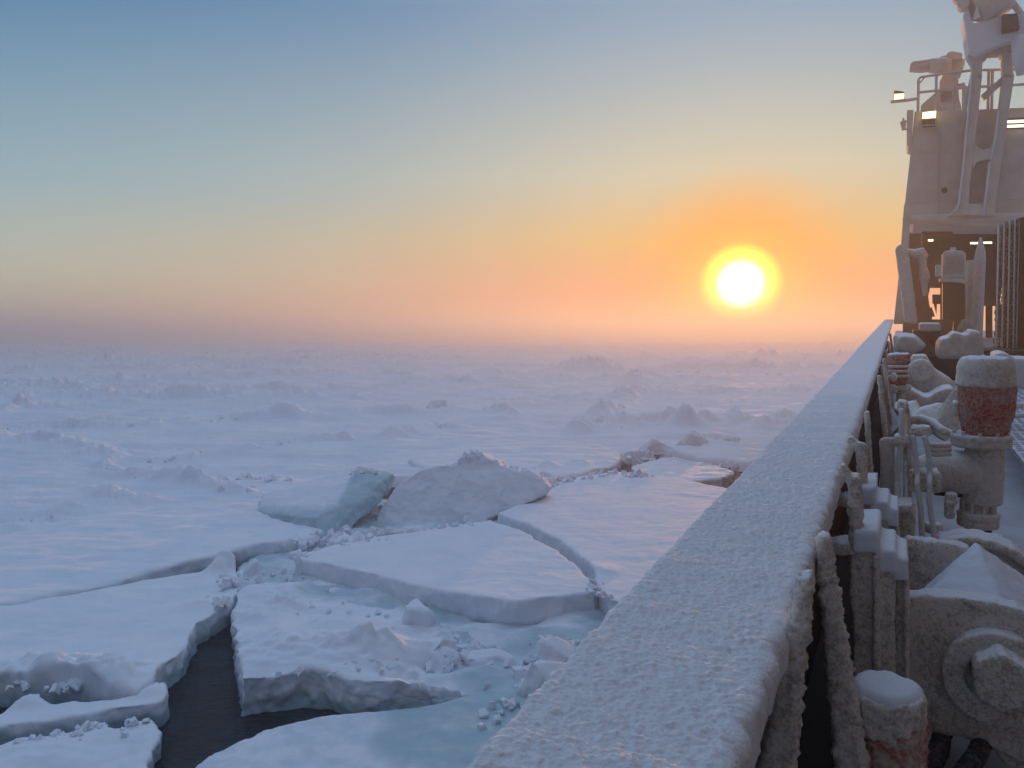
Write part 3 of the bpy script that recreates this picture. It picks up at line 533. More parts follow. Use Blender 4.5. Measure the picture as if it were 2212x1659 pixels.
def fairleads():
    # stepped frosted steel posts standing inside the rail
    for (lab, y, dx, dy, s) in (('stepped frosted steel post with snow on its steps, close to the lower rail', 2.95, 0, 0, 1.), ('farther stepped frosted post, just beyond the nearer snow capped one', 3.65, 3, -95, .80)):
        def q(x, yy): return (1842+dx+(x-1842)*s, 1150+dy+(yy-1150)*s)
        def rc(mb, a, b, c, d, yy, th): mb.px([q(a, b), q(c, b), q(c, d), q(a, d)], yy, th)
        t = thing('fairlead_post', lab, 'deck post', P(*q(1890, 1500), y), 'stepped posts inside the bulwark')
        mb = MB(); rc(mb, 1842, 1188, 1892, 1560, y, .30); part('column', mb, 'frost', t, .009, .0045, .016)
        mb = MB(); rc(mb, 1892, 1228, 1934, 1560, y+.02, .26); rc(mb, 1886, 1200, 1899, 1560, y-.02, .06); part('column', mb, 'frost', t, .009, .0045, .016)
        mb = MB(); rc(mb, 1934, 1246, 1958, 1560, y+.05, .22); rc(mb, 1953, 1250, 1964, 1560, y+.02, .06); part('column', mb, 'frost', t, .009, .0045, .016)
        mb = MB(); rc(mb, 1776, 1180, 1846, 1200, y, .12); part('flat_bar', mb, 'frost', t, .010, .007, .03, up=.008)
        mb = MB(); rc(mb, 1842, 1148, 1900, 1196, y-.014, .33); rc(mb, 1893, 1190, 1936, 1238, y-.002, .30); rc(mb, 1928, 1208, 1961, 1254, y+.02, .27)
        part('snow_cap', mb, 'snow', t, .010, .003, .05, up=.004)
def winch():
    t = thing('winch', 'big frosted deck winch with a round bearing and hub at the lower right corner', 'winch', P(2150, 1640, 3.3))
    y = 3.2
    mb = MB().px([(1958, 1296), (2010, 1292), (2080, 1298), (2150, 1307), (2200, 1322), (2260, 1360), (2320, 1420), (2320, 1700), (2212, 1652), (2140, 1612), (2080, 1594), (2010, 1582), (1958, 1575)], y, .10)
    mb.px([(2120, 1590), (2175, 1590), (2290, 1720), (2230, 1730)], y+.02, .08); part('side_plate', mb, 'frost', t, .009, .004, .016, up=.008)
    part('bearing_ring', MB().disc(2152, 1472, 122, y-.06, .10, hole=70), 'frost', t, .008, .004, .016, up=.004)
    c = P(2168, 1480, y-.16); r = 72*mpp(2168, 1480, y)
    mb = MB().pr([c+np.array([r*math.cos(a), 0, r*math.sin(a)]) for a in np.radians([30, 95, 150, 215, 270, 330])], (0, .18, 0)); part('hub', mb, 'frost', t, .008, .004, .016, up=.006)
    y = 4.1
    mb = MB().px([(1952, 1172), (2020, 1177), (2085, 1189), (2100, 1198), (2100, 1420), (1952, 1420)], y, .10); part('back_plate', mb, 'frost', t, .014, .008, .03, up=.015)
    mb = MB().disc(2106, 1308, 164, 4.55, .08, 64); mb.disc(2106, 1308, 168, 4.50, .20, 64, hole=148); part('drum_flange', mb, 'frost', t, .016, .010, .035, up=.01)
    mb = MB(); mb.hull([P(2106, 1172, 3.75), P(2112, 1176, 3.7), P(1978, 1286, 3.75), P(1985, 1300, 3.36), P(2165, 1314, 3.32), P(2225, 1252, 3.9), P(2250, 1330, 3.5), P(2060, 1320, 4.0), P(2200, 1320, 4.)])
    single('snow_heap', mb, 'snow', 'peaked heap of windblown snow lying on the big deck winch', 'snow heap', vox=.012, amp=.005, scl=.06)
    for k, (a, b, lab) in enumerate((((2040, 1590), (1990, 1700), 'dark hose dropping under the winch, nearer the red post'), ((2134, 1600), (2052, 1710), 'dark hose curving under the winch, farther from the red post'))):
        p0, p1 = P(a[0], a[1]-18, 3.38), P(*b, 2.72); mid = p0*.55+p1*.45+np.array([.01, 0, .0])
        single('hose', MB().tube([p0, mid, p1, p1+np.array([-.03, 0, -.2])], .033, 14), 'rubber', lab, 'hose', 'dark hoses under the winch', vox=.009, amp=.004, scl=.02)
def red_post():
    y = 2.35; t = thing('mooring_post', 'short round frosted red post with a thick snow top, at the bottom edge', 'post', P(1914, 1760, y))
    part('post_body', MB().lathe([(80, 1830), (80, 1560), (79, 1540)], 1914, y), 'frost_post', t, .010, .006, .02, label='red paint showing through grey frost')
    part('frost_collar', MB().lathe([(80, 1572), (83, 1560), (83, 1500), (78, 1487)], 1914, y), 'frost', t, .010, .008, .022)
    part('snow_cap', MB().lathe([(80, 1503), (81, 1490), (70, 1480), (40, 1476), (5, 1475)], 1914, y), 'snow', t, .010, .006, .05, up=.006)
def pump(name, lab, y, cx, yt, yb, w, legs):
    pass
def valves():
    y = 6.1; cx = 2124; t = thing('valve_motor', 'large frosted red motor with pale frosted cap on a flanged pedestal', 'valve motor', P(cx-10, 1145, y))
    part('motor_body', MB().lathe([(52, 938), (56, 920), (64, 890), (66, 850), (67, 828)], cx+4, y, sq=.3), 'frost_red', t, .018, .006, .03, label='dark red motor body dusted with frost')
    part('motor_cap', MB().lathe([(70, 834), (70, 826), (67, 822), (66, 795), (64, 784), (58, 777), (40, 774)], cx+4, y, sq=.3), 'frost_fine', t, .016, .005, .025, up=.012)
    part('terminal_box', MB().rect(2060, 868, 2072, 900, y-.05, .16), 'frost_fine', t, .014, .003, .03); part('terminal_box', MB().rect(2186, 820, 2197, 880, y-.05, .2), 'frost_fine', t, .014, .003, .03)
    part('flange', MB().lathe([(66, 964), (68, 960), (68, 954), (63, 952), (63, 948), (69, 946), (69, 938)], cx-5, y), 'frost_fine', t, .013, .004, .02, up=.006)
    for a in np.linspace(.2, 2*math.pi+.2, 10, endpoint=False):
        m = mpp(cx, 950, y); c = P(cx-5, 938, y)+np.array([61*m*math.cos(a), 61*m*math.sin(a), 0]); part('bolt', MB().tube([c, c+[0, 0, .03]], .012, 8), 'frost_fine', t)
    part('column', MB().lathe([(40, 1088), (44, 1085), (44, 1040), (45, 990), (45, 962)], cx-1, y), 'frost_fine', t, .018, .003, .05)
    c = P(cx-20, 1022, y); part('elbow', MB().tube([c+[-.32, .05, -.06], c+[-.2, .03, 0], c+[-.05, 0, .0], c+[.05, 0, 0]], [.13, .155, .15, .13], 24), 'frost_fine', t, .018, .003, .05)
    part('neck', MB().lathe([(26, 1126), (30, 1118), (30, 1084)], cx-12, y), 'frost_fine', t, .014, .003)
    part('base_flange', MB().lathe([(46, 1136), (47, 1130), (47, 1125), (44, 1122), (44, 1120), (48, 1116), (47, 1107), (30, 1104)], cx-12, y), 'frost_fine', t, .011, .003, .03, up=.004)
    part('foot', MB().lathe([(30, 1160), (30, 1134)], cx-12, y), 'dark', t)
    for a in np.linspace(.1, 2*math.pi+.1, 9, endpoint=False):
        m = mpp(cx, 1100, y); c = P(cx-12, 1108, y)+np.array([37*m*math.cos(a), 37*m*math.sin(a), 0]); part('stud', MB().tube([c, c+[0, 0, .09]], .012, 8), 'frost_fine', t)
    y = 8.4; cx = 1944; t = thing('valve_motor', 'small rusty red motor with frosted cap squeezed beside the bulwark', 'valve motor', P(cx, 900, y))
    part('motor_cap', MB().rect(1916, 768, 1967, 788, y, .24), 'frost_red', t, .02, .006, .03, up=.012)
    part('motor_body', MB().rect(1921, 788, 1961, 831, y+.02, .2), 'frost_red', t, .018, .006, .03, label='rust red motor body with frosted ribs')
    for yy in (792, 802, 813): part('rib', MB().tube([P(1918, yy, y), P(1964, yy, y)], .014, 8), 'frost_fine', t)
    part('flange', MB().lathe([(18, 844), (19, 834), (18, 831)], 1950, y+.1), 'frost_fine', t, .015, .003)
    part('neck', MB().lathe([(10, 890), (10, 843)], 1944, y+.1), 'frost_fine', t, .015, .003)
    c = P(1930, 841, y-.12); part('valve_knob', MB().tube([c+[0, .16, 0], c], [.03, .045], 14).ell(c+[0, 0, .12], (.035, .035, .045), 8), 'frost_fine', t, .01, .002)
def pipes():
    y = 4.7; rt = thing('pipe_bracket', 'dark frost crusted stepped bracket holding the white pipes', 'bracket', P(1960, 1180, y))
    mb = MB().rect(1938, 871, 1962, 890, y, .10); mb.rect(1956, 884, 1965, 990, y+.03, .05); part('clamp', mb, 'frost', rt, .011, .005, .02, up=.01)
    mb = MB().rect(1932, 946, 1966, 966, y-.04, .12); mb.rect(1952, 960, 1970, 1240, y+.04, .05); part('clamp', mb, 'frost', rt, .011, .006, .02, up=.01)
    part('clamp', MB().rect(1964, 927, 2012, 943, y, .10), 'frost', rt, .011, .005, .02, up=.01)
    mb = MB().rect(1962, 1022, 2027, 1064, y-.03, .10); mb.rect(2024, 1028, 2033, 1060, y-.05, .08); part('clamp', mb, 'frost', rt, .011, .007, .02, up=.01)
    mb = MB().rect(1917, 1098, 1970, 1112, y-.25, .20); mb.rect(1938, 1104, 1976, 1260, y-.22, .14); part('clamp', mb, 'frost', rt, .011, .008, .022, up=.012)
    part('side_plate', MB().rect(1900, 946, 1934, 1130, y+.08, .03), 'frost_fine', rt, .014, .003)
    m = mpp(1960, 1000, y)
    for pts, w, lab in (([(1948, 882), (1948, 945), (1947, 962), (1940, 1000), (1938, 1040), (1940, 1100)], 7.5, 'thick white frosted pipe nearest the bulwark, kinked below its clamp'),
                        ([(1955, 996), (1957, 1030), (1959, 1100)], 5, 'short thin frosted pipe tucked behind the kinked one'),
                        ([(1972, 940), (1978, 985), (1981, 1022), (1981, 1045), (1989, 1100), (1993, 1175)], 7, 'white frosted pipe in the middle of the clamped row'),
                        ([(1997, 940), (2006, 980), (2009, 1022), (2008, 1045), (2008, 1085), (2019, 1165)], 7, 'white frosted pipe of the clamped row beside the pump elbow')):
        single('pipe', MB().tube([P(a, b, y-.02-(.06 if b > 1040 else 0)) for a, b in pts], w*m, 14), 'frost_pipe', lab, 'pipe', 'white frosted pipes beside the bulwark', vox=.010, amp=.002, scl=.03)
    single('hose', MB().tube([P(1966, 905, 6.6), P(1990, 903, 6.6), P(2015, 912, 6.5), P(2035, 930, 6.4), P(2058, 938, 6.4)], .030, 12), 'frost_fine', 'frosted hose arching from the pipe clamps to the motor flange', 'hose', vox=.014, amp=.003, scl=.03)
    for k, (b, lab) in enumerate(((962, 'upper'), (972, 'second'), (982, 'lower'))):
        single('cable', MB().tube([P(2006, b-2, 5.6), P(2022, b, 5.6), P(2052, b-1, 5.7)], .016, 10), 'frost_fine', f'{lab} thin frosted cable left of the pump column', 'cable', 'thin cables left of the pump')
    for k, (b, lab) in enumerate(((1051, 'upper dark cable under the pump elbow'), (1066, 'lower dark cable under the pump elbow'))):
        single('cable', MB().tube([P(2018, b-3, 6.3), P(2070, b+2, 6.3), P(2100, b+6, 6.3)], .022, 10), 'rubber', lab, 'cable', 'dark cables under the pump elbow')
    mb = MB().rect(2043, 1068, 2068, 1090, 5.9, .1); mb.rect(2042, 1085, 2062, 1122, 5.88, .1); single('switch_box', mb, 'frost', 'small dark frosted box beside the pump base', 'switch box', vox=.012, amp=.005, scl=.02)
    mb = MB().lathe([(20, 1150), (21, 1144), (21, 1132), (16, 1128)], 2016, 5.6); single('pipe_flange', mb, 'frost_fine', 'flat frosted pipe flange half hidden behind the white pipes', 'flange', vox=.012, amp=.003)
def middeck():
    y = 9.4; t = thing('davit', 'frosted crane hook arm with a round plate, behind the small red motor', 'davit', P(1990, 900, y))
    part('round_plate', MB().disc(1990, 800, 28, y-.12, .12), 'frost_fine', t, .03, .004, .05)
    part('arm', MB().px([(1970, 768), (2001, 767), (2012, 787), (2018, 797), (2058, 822), (2062, 842), (2030, 845), (2003, 862), (1972, 842), (1960, 812)], y, .3), 'frost_fine', t, .03, .004, .05)
    y = 8.9; mb = MB().px([(1952, 835), (1970, 842), (1991, 854), (2005, 859), (2022, 848), (2039, 840), (2062, 837), (2066, 896), (2030, 897), (2001, 891), (1972, 880), (1952, 862)], y, .5)
    single('chute', mb, 'frost_fine', 'curved frosted trough like a saddle under the crane hook arm', 'chute', vox=.03, amp=.004, scl=.05)
    for q, (a, b, r, lab) in enumerate(((1960, 905, .10, 'left'), (2000, 912, .12, 'middle'), (2046, 915, .12, 'right'))):
        mb = MB(); c = P(a, b, 8.); rg = np.random.default_rng(60+q); mb.hull([c+rg.normal(size=3)*r for _ in range(12)]); single('snow_lump', mb, 'frost_fine', f'broken frosted lump under the trough, {lab} of three', 'snow lump', 'broken lumps below the trough', vox=.02, amp=.004)
    y = 12.5; mb = MB(); pts = [(1929, 726), (1951, 718), (1976, 721), (1993, 736), (2001, 746), (1999, 751), (1980, 760), (1969, 767), (1948, 767), (1934, 755), (1929, 740)]
    mb.hull([P(a, b, y) for a, b in pts]+[P(a*.8+1965*.2, b*.8+743*.2, y)+[0, .45, 0] for a, b in pts]+[P(a*.7+1965*.3, b*.7+743*.3, y)+[0, -.2, 0] for a, b in pts])
    single('vent_cowl', mb, 'frost_far', 'rounded mushroom shaped frosted cowl beside the rail', 'cowl', vox=.03, amp=.008, scl=.08)
    single('cowl_stem', MB().lathe([(14, 840), (14, 760)], 1958, 12.6), 'frost_far', 'frosted pipe under the mushroom cowl', 'pipe', vox=.03)
    y = 19.; t = thing('control_box', 'frosted reddish control cabinet with a dark red panel beyond the cowl', 'cabinet', P(2003, 770, y))
    part('cabinet', MB().rect(1972, 713, 2031, 772, y, .6), 'rusty', t, bev=.03); part('lid', MB().rect(1986, 698, 2033, 716, y-.05, .7), 'frost_far', t, bev=.04)
    part('panel', MB().px([(1999, 725), (2018, 725), (2018, 737), (2013, 742), (2004, 742), (1999, 737)], y-.03, .04), 'red', t, label='dark red sunken panel')
    y = 15.5; mb = MB().px([(2029, 741), (2035, 732), (2050, 731), (2058, 720), (2071, 719), (2079, 725), (2094, 725), (2096, 711), (2104, 719), (2111, 713), (2119, 719), (2123, 740), (2127, 775), (2025, 775)], y, 1.1)
    single('capstan', mb, 'frost_far', 'lumpy frosted winch machinery in front of the open bay', 'winch', vox=.045, amp=.015, scl=.12)
    single('deck_locker', MB().box(P(1985, 800, 20.5)*[1, 1, 0]+[0, 0, ZD], (9., 22., P(2100, 757, 20.5)[2])), 'brown', 'low brown steel coaming across the deck behind the cowl', 'coaming')
    y = 10.2; mb = MB().px([(2148, 766), (2150, 763), (2171, 760), (2192, 774), (2260, 775), (2260, 838), (2204, 842), (2150, 800)], y, .5)
    single('tarp_cover', mb, 'frost_pipe', 'pale snow covered angular cover behind the large red motor', 'cover', vox=.03, amp=.005, scl=.08)
    single('hose', MB().tube([P(2188, 885, 7.6), P(2200, 876, 7.6), P(2240, 868, 7.8)], .025), 'frost_pipe', 'frosted hose to the right of the large red motor, upper one', 'hose', 'hoses right of the red motor')
    single('hose', MB().tube([P(2186, 899, 7.5), P(2205, 897, 7.5), P(2240, 893, 7.6)], .022), 'frost_pipe', 'frosted hose to the right of the large red motor, lower one', 'hose', 'hoses right of the red motor')
    # snowy perforated walkway
    z = -1.42; t = thing('walkway_grating', 'snowy perforated grating walkway at the right edge', 'grating', (2., 7., z))
    y0, y1, x0, x1 = 8.55-.6, 15., 1.05, 3.2
    a = MB(); nx, ny = 26, 62; V = []; xs = np.linspace(x0, x1, nx); ys_ = np.linspace(y0, y1, ny)
    for i in range(nx-1):                # long bars
        a.box((xs[i], y0, z-.03), (xs[i]+.032, y1, z))
    for j in range(0, ny-1): a.box((x0, ys_[j], z-.034), (x1, ys_[j]+(.045 if j % 6 else .11), z-.004))
    part('grating', a, 'gratesnow', t); part('edge_bar', MB().box((x0-.03, y0-.05, z-.11), (x1, y0, z+.006)), 'frost', t, .02, .004)
def deck():
    single('deck', MB().box((-.12, -3, ZD-.05), (10, 60, ZD)), 'deck', 'snow dusted steel deck inside the bulwark', 'deck', kind='structure')
def house():
    Y = 38.; t = thing('deckhouse', 'tall frosted deckhouse block with an open bay below it', 'deckhouse', (2.5, Y, ZD))
    wl = [(1976, 240), (1969, 310), (1954, 446), (1962, 474), (1975, 480), (2420, 480), (2420, 225), (2212, 232), (2080, 237)]
    part('wall', MB().px(wl, Y, 6.), 'frost_house', t, bev=.05)
    part('wall_lip', MB().tube([P(1966, 474, Y-.02), P(2100, 472, Y-.02), P(2420, 468, Y-.02)], .20, 12), 'frost_house', t, smooth=True)
    part('corner_post', MB().px([(1953, 440), (1966, 452), (1966, 476), (1962, 560), (1952, 700), (1930, 700), (1941, 600)], Y-.05, .9), 'frost_house', t)
    part('side_fairing', MB().px([(1959, 240), (1961, 237), (1974, 237), (1969, 316), (1962, 317), (1959, 312)], Y-.1, 2.), 'frost_house', t, bev=.04)
    part('porthole', MB().disc(2040, 411, 9.5, Y-.06, .08, hole=7.), 'frost_house', t); part('porthole_glass', MB().disc(2040, 411, 7.4, Y-.015, .03), 'dark', t)
    part('unseen_shade_wall', MB().box((3.4, -7, ZD), (3.6, 26, 2.55)), 'frost_house', t)  # wall out of view, added to shade the near deck
    part('unseen_shade_slab', MB().box((.55, -7, 2.55), (3.6, 6.2, 2.75)), 'frost_house', t)  # slab out of view overhead, added to darken the near deck gear
    for pts in ([(1958, 438), (2068, 434)], [(2152, 432), (2420, 420)], [(1966, 330), (2084, 326)]):
        part('weld_seam', MB().tube([P(a, b, Y-.005) for a, b in pts], .018, 6), 'frost_house', t)
    part('cable_run', MB().tube([P(2026, 276, Y-.03), P(2027, 330, Y-.03), P(2024, 470, Y-.03)], .028, 6), 'frost_house', t)
    # open bay: dark back bulkhead with gaps to the sky
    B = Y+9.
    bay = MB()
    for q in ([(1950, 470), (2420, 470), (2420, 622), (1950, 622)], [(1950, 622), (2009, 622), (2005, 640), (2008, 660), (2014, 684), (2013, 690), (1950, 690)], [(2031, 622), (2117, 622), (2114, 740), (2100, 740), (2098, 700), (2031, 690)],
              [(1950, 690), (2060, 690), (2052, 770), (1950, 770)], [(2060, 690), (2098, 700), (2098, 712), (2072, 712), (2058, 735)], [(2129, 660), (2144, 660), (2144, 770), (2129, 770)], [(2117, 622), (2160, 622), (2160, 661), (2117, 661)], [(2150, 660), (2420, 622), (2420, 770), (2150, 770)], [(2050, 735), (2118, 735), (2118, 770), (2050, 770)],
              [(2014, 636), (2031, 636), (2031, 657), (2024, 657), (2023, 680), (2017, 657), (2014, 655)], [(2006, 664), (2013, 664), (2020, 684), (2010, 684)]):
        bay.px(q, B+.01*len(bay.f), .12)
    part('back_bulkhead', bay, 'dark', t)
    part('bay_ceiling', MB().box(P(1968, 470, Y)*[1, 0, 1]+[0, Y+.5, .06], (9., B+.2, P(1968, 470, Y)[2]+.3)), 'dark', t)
    for k, (a, b, c, d) in enumerate(((2005, 519, 2016, 1.9), (2096, 525, 2117, 2.2), (2125, 524, 2143, 2.2))):
        part('ceiling_lamp', MB().rect(a, b-2, c, b+2, Y+1.2, .12), 'tube', t)
    part('ceiling_beam', MB().rect(1990, 500, 2058, 507, Y+1.5, .2), 'dark', t); part('ceiling_beam', MB().rect(1990, 507, 1998, 560, Y+1.5, .2), 'brown', t)
    for yy in (258, 268): part('strip_lamp', MB().px([(2176, yy+2), (2420, yy-8), (2420, yy-3), (2176, yy+7)], Y-.15, .1), 'tube', t)
    part('lamp_bracket', MB().px([(2172, 257), (2420, 246), (2420, 270), (2172, 278)], Y-.06, .06), 'dark', t)
    # things in the bay
    mb = MB().px([(1934, 540), (1938, 531), (1946, 527), (1955, 533), (1965, 560), (1975, 640), (1982, 700), (1955, 700), (1945, 620)], Y-2.5, .7); single('boom_arm', mb, 'frost_far', 'slanting frosted boom arm leaning over the far end of the rail', 'boom', vox=.05, amp=.015, scl=.2)
    mb = MB().tube([P(1957, 545, Y-2), P(1975, 548, Y-2), P(1990, 545, Y-2), P(2000, 558, Y-2)], [.16, .2, .22, .14], 12); mb.tube([P(1992, 550, Y-2), P(1995, 590, Y-2), P(1998, 640, Y-2)], [.14, .16, .1], 12); mb.ell(P(1997, 597, Y-2), (.2, .2, .35), 10)
    single('hydraulic_elbow', mb, 'frost_far', 'frosted pulley block with hanging rod beside the slanting boom', 'pulley', vox=.05, amp=.012, scl=.2)
    t2 = thing('finned_motor', 'finned frosted electric motor under the deckhouse', 'motor', P(2060, 612, Y-3)); q = Y-3
    mb = MB().px([(2036, 548), (2043, 541), (2078, 541), (2087, 548), (2087, 600), (2036, 600)], q, .8); part('motor_body', mb, 'frost_far', t2, bev=.05)
    for k in range(9): part('fin', MB().rect(2040+k*5, 551, 2042+k*5, 590, q-.06, .07), 'frost_far', t2)
    part('shaft_cap', MB().rect(2054, 534, 2065, 543, q+.2, .3), 'frost_far', t2); part('junction_box', MB().rect(2021, 572, 2034, 597, q-.1, .4), 'frost_far', t2, bev=.03)
    part('shelf', MB().px([(2030, 601), (2088, 601), (2088, 614), (2070, 609), (2030, 608)], q-.1, 1.), 'frost_far', t2)
    part('pedestal', MB().rect(2036, 612, 2085, 690, q+.5, .4), 'dark', t2)
    single('column', MB().tube([P(2094, 562, Y-1), P(2094, 620, Y-1), P(2092, 790, Y-1)], [.17, .17, .14], 14), 'frost_far', 'frosted upright pipe right of the finned motor', 'column', smooth=True)
    single('column', MB().tube([P(2118, 512, Y-1.5), P(2118, 540, Y-1.5), P(2117, 560, Y-1.5), P(2114, 640, Y-1.5), P(2111, 800, Y-1.5)], [.03, .17, .21, .2, .14], 14), 'frost_far', 'pointed frosted spindle column under the deckhouse', 'column', smooth=True)
    single('hawse_drum', MB().lathe([(22, 790), (22, 725), (20, 712), (15, 704), (12, 696), (8, 690)], 2084, 30.), 'greenish', 'greenish frosted drum with conical top in the bay', 'drum', smooth=True)
    # chain rack
    y = 22.; t3 = thing('chain_rack', 'tall steel rack holding frosted chains beside the dark locker', 'rack', P(2180, 800, y))
    xs = [(2156, 2150, 484), (2168, 2162, 482), (2180, 2174, 474), (2191, 2187, 470), (2202, 2193, 478)]
    for a, b, tp in xs: part('upright', MB().px([(a, tp), (a+3.2, tp), (b+3.2, 790), (b, 790)], y-.16, .06), 'frost_pipe', t3)
    for a, b, yy in ((2158, 2170, 484), (2177, 2190, 475)): part('head_bar', MB().px([(a, yy+5), (b, yy-1), (b, yy+6), (a, yy+12)], y-.05, .2), 'frost_far', t3)
    part('back_plate', MB().px([(2170, 480), (2206, 470), (2200, 790), (2162, 790)], y+.3, .05), 'dark', t3)
    def links(cx0, cx1, top, yy):
        mb = MB(); n = 38
        for k in range(n):
            f = k/(n-1); c = P(cx0+(cx1-cx0)*f, top+(775-top)*f, yy); c[0] += .012*math.sin(k*2.3)
            V = []; nm, nn_ = 12, 6
            for i in range(nm):
                a = 2*math.pi*i/nm; cc = np.array([.032*math.cos(a), 0, .066*math.sin(a)]); ou = np.array([math.cos(a), 0, math.sin(a)])
                for j in range(nn_):
                    b = 2*math.pi*j/nn_; p = cc+.015*(math.cos(b)*ou+math.sin(b)*np.array([0, 1, 0]))
                    if k % 2: p = np.array([p[1], p[0], p[2]])
                    V.append(c+p)
            mb.add(V, [(i*nn_+j, ((i+1) % nm)*nn_+j, ((i+1) % nm)*nn_+(j+1) % nn_, i*nn_+(j+1) % nn_) for i in range(nm) for j in range(nn_)])
        return mb
    for cx0, cx1, top, lab in ((2162, 2149, 490, 'leftmost hanging frosted chain of the rack, against the light'), (2163, 2157, 495, 'second hanging frosted chain from the left in the rack'), (2174, 2168, 488, 'middle hanging frosted chain in the rack'), (2186, 2181, 482, 'fourth hanging frosted chain from the left in the rack'), (2197, 2190, 480, 'rightmost hanging frosted chain, beside the dark locker')):
        single('chain', links(cx0, cx1, top, y-.06), 'chain', lab, 'chain', 'chains hanging in the rack', smooth=True)
    single('locker', MB().px([(2205, 470), (2330, 455), (2330, 780), (2198, 780)], y-.3, 2.), 'brown', 'dark brown steel locker wall at the right edge', 'locker')
    gantry(Y); roof(Y)
def gantry(Y):
    t = thing('crane_gantry', 'tall frosted crane frame with two slotted legs standing before the deckhouse', 'crane', P(2130, 470, Y-.6)); y = Y-.75
    # slotted twin-leg plate, built from strips that butt end to end
    mb = MB()
    mb.px([(2099, 160), (2122, 160), (2113, 250), (2106, 305), (2101, 350), (2095, 395), (2092, 464), (2048, 466), (2066, 452), (2071, 440), (2080, 370), (2092, 240)], y, .5)
    mb.px([(2166, 160), (2192, 160), (2178, 250), (2165, 340), (2152, 430), (2148, 464), (2124, 464), (2130, 420), (2137, 360), (2139, 345), (2150, 300), (2157, 240)], y, .5)
    mb.px([(2106.2, 305), (2112, 318), (2124, 324), (2140, 318), (2149.8, 300), (2139, 345), (2128, 345), (2110, 350), (2101.2, 365), (2101.2, 350)], y+.003, .49)
    mb.px([(2092.2, 440), (2126, 440), (2124, 464), (2092.2, 464)], y+.003, .49)
    part('leg_frame', mb, 'frost_house', t, bev=.02)
    for pts in ([(2099, 160), (2092, 240), (2080, 370), (2071, 440), (2066, 452), (2048, 466)], [(2157, 240), (2150, 300), (2139, 345)], [(2138, 350), (2130, 420), (2124, 464)]):
        part('edge_flange', MB().tube([P(a, b, y-.05) for a, b in pts], .045, 8), 'frost_pipe', t, smooth=True)
    part('leg', MB().px([(2091, 113), (2090, 125), (2098, 138), (2101, 160), (2120, 174), (2123, 130), (2133, 122), (2135, 113)], y, .55), 'frost_house', t, bev=.03)
    part('leg', MB().px([(2161, 112), (2160, 120), (2165, 122), (2165, 168), (2190, 168), (2188, 130), (2196, 112)], y, .55), 'frost_house', t, bev=.03)
    part('strut', MB().px([(2120, 205), (2165, 165), (2190, 160), (2190, 172), (2170, 176), (2128, 214)], y+.3, .3), 'frost_house', t)
    part('strut', MB().px([(2076, 280), (2078, 240), (2096, 165), (2102, 165), (2088, 240), (2080, 285)], y+.3, .25), 'frost_house', t)
    part('head_box', MB().px([(2080, 32), (2091, 14), (2103, 50), (2130, 43), (2163, 32), (2230, 28), (2230, 82), (2173, 90), (2113, 115), (2092, 109)], y-.6, 1.5), 'frost_pipe', t, bev=.05)
    part('head_flange', MB().disc(2082, 6, 14, y-.75, .5).disc(2086, -20, 30, y-.6, .4), 'frost_house', t, bev=.03)
    part('cylinder', MB().tube([P(2090, -30, y), P(2118, 15, y), P(2150, 20, y)], [.55, .6, .55], 22), 'frost_house', t, smooth=True)
    part('cylinder', MB().tube([P(2118, -40, y-.4), P(2160, 30, y-.4)], [.7, .62], 22), 'frost_house', t, smooth=True)
    part('gusset', MB().px([(2101, 42), (2111, 9), (2118, 38)], y-.75, .12), 'frost_pipe', t)
    part('control_cabinet', MB().px([(2166, 30), (2198, 28), (2203, 62), (2164, 70)], y-.9, .3), 'brown', t, bev=.03)
    part('cross_beam', MB().px([(2113, 116), (2173, 91), (2230, 84), (2230, 98), (2200, 108), (2160, 112)], y-.1, .8), 'frost_house', t)
    part('hanging_block', MB().tube([P(2204, 80, y-.5), P(2206, 130, y-.5), P(2209, 160, y-.5)], [.32, .3, .2], 14), 'frost_pipe', t, smooth=True)
    part('hook_line', MB().tube([P(2184, 0, y-.2), P(2215, 45, y-.2)], .12, 8), 'frost_house', t)
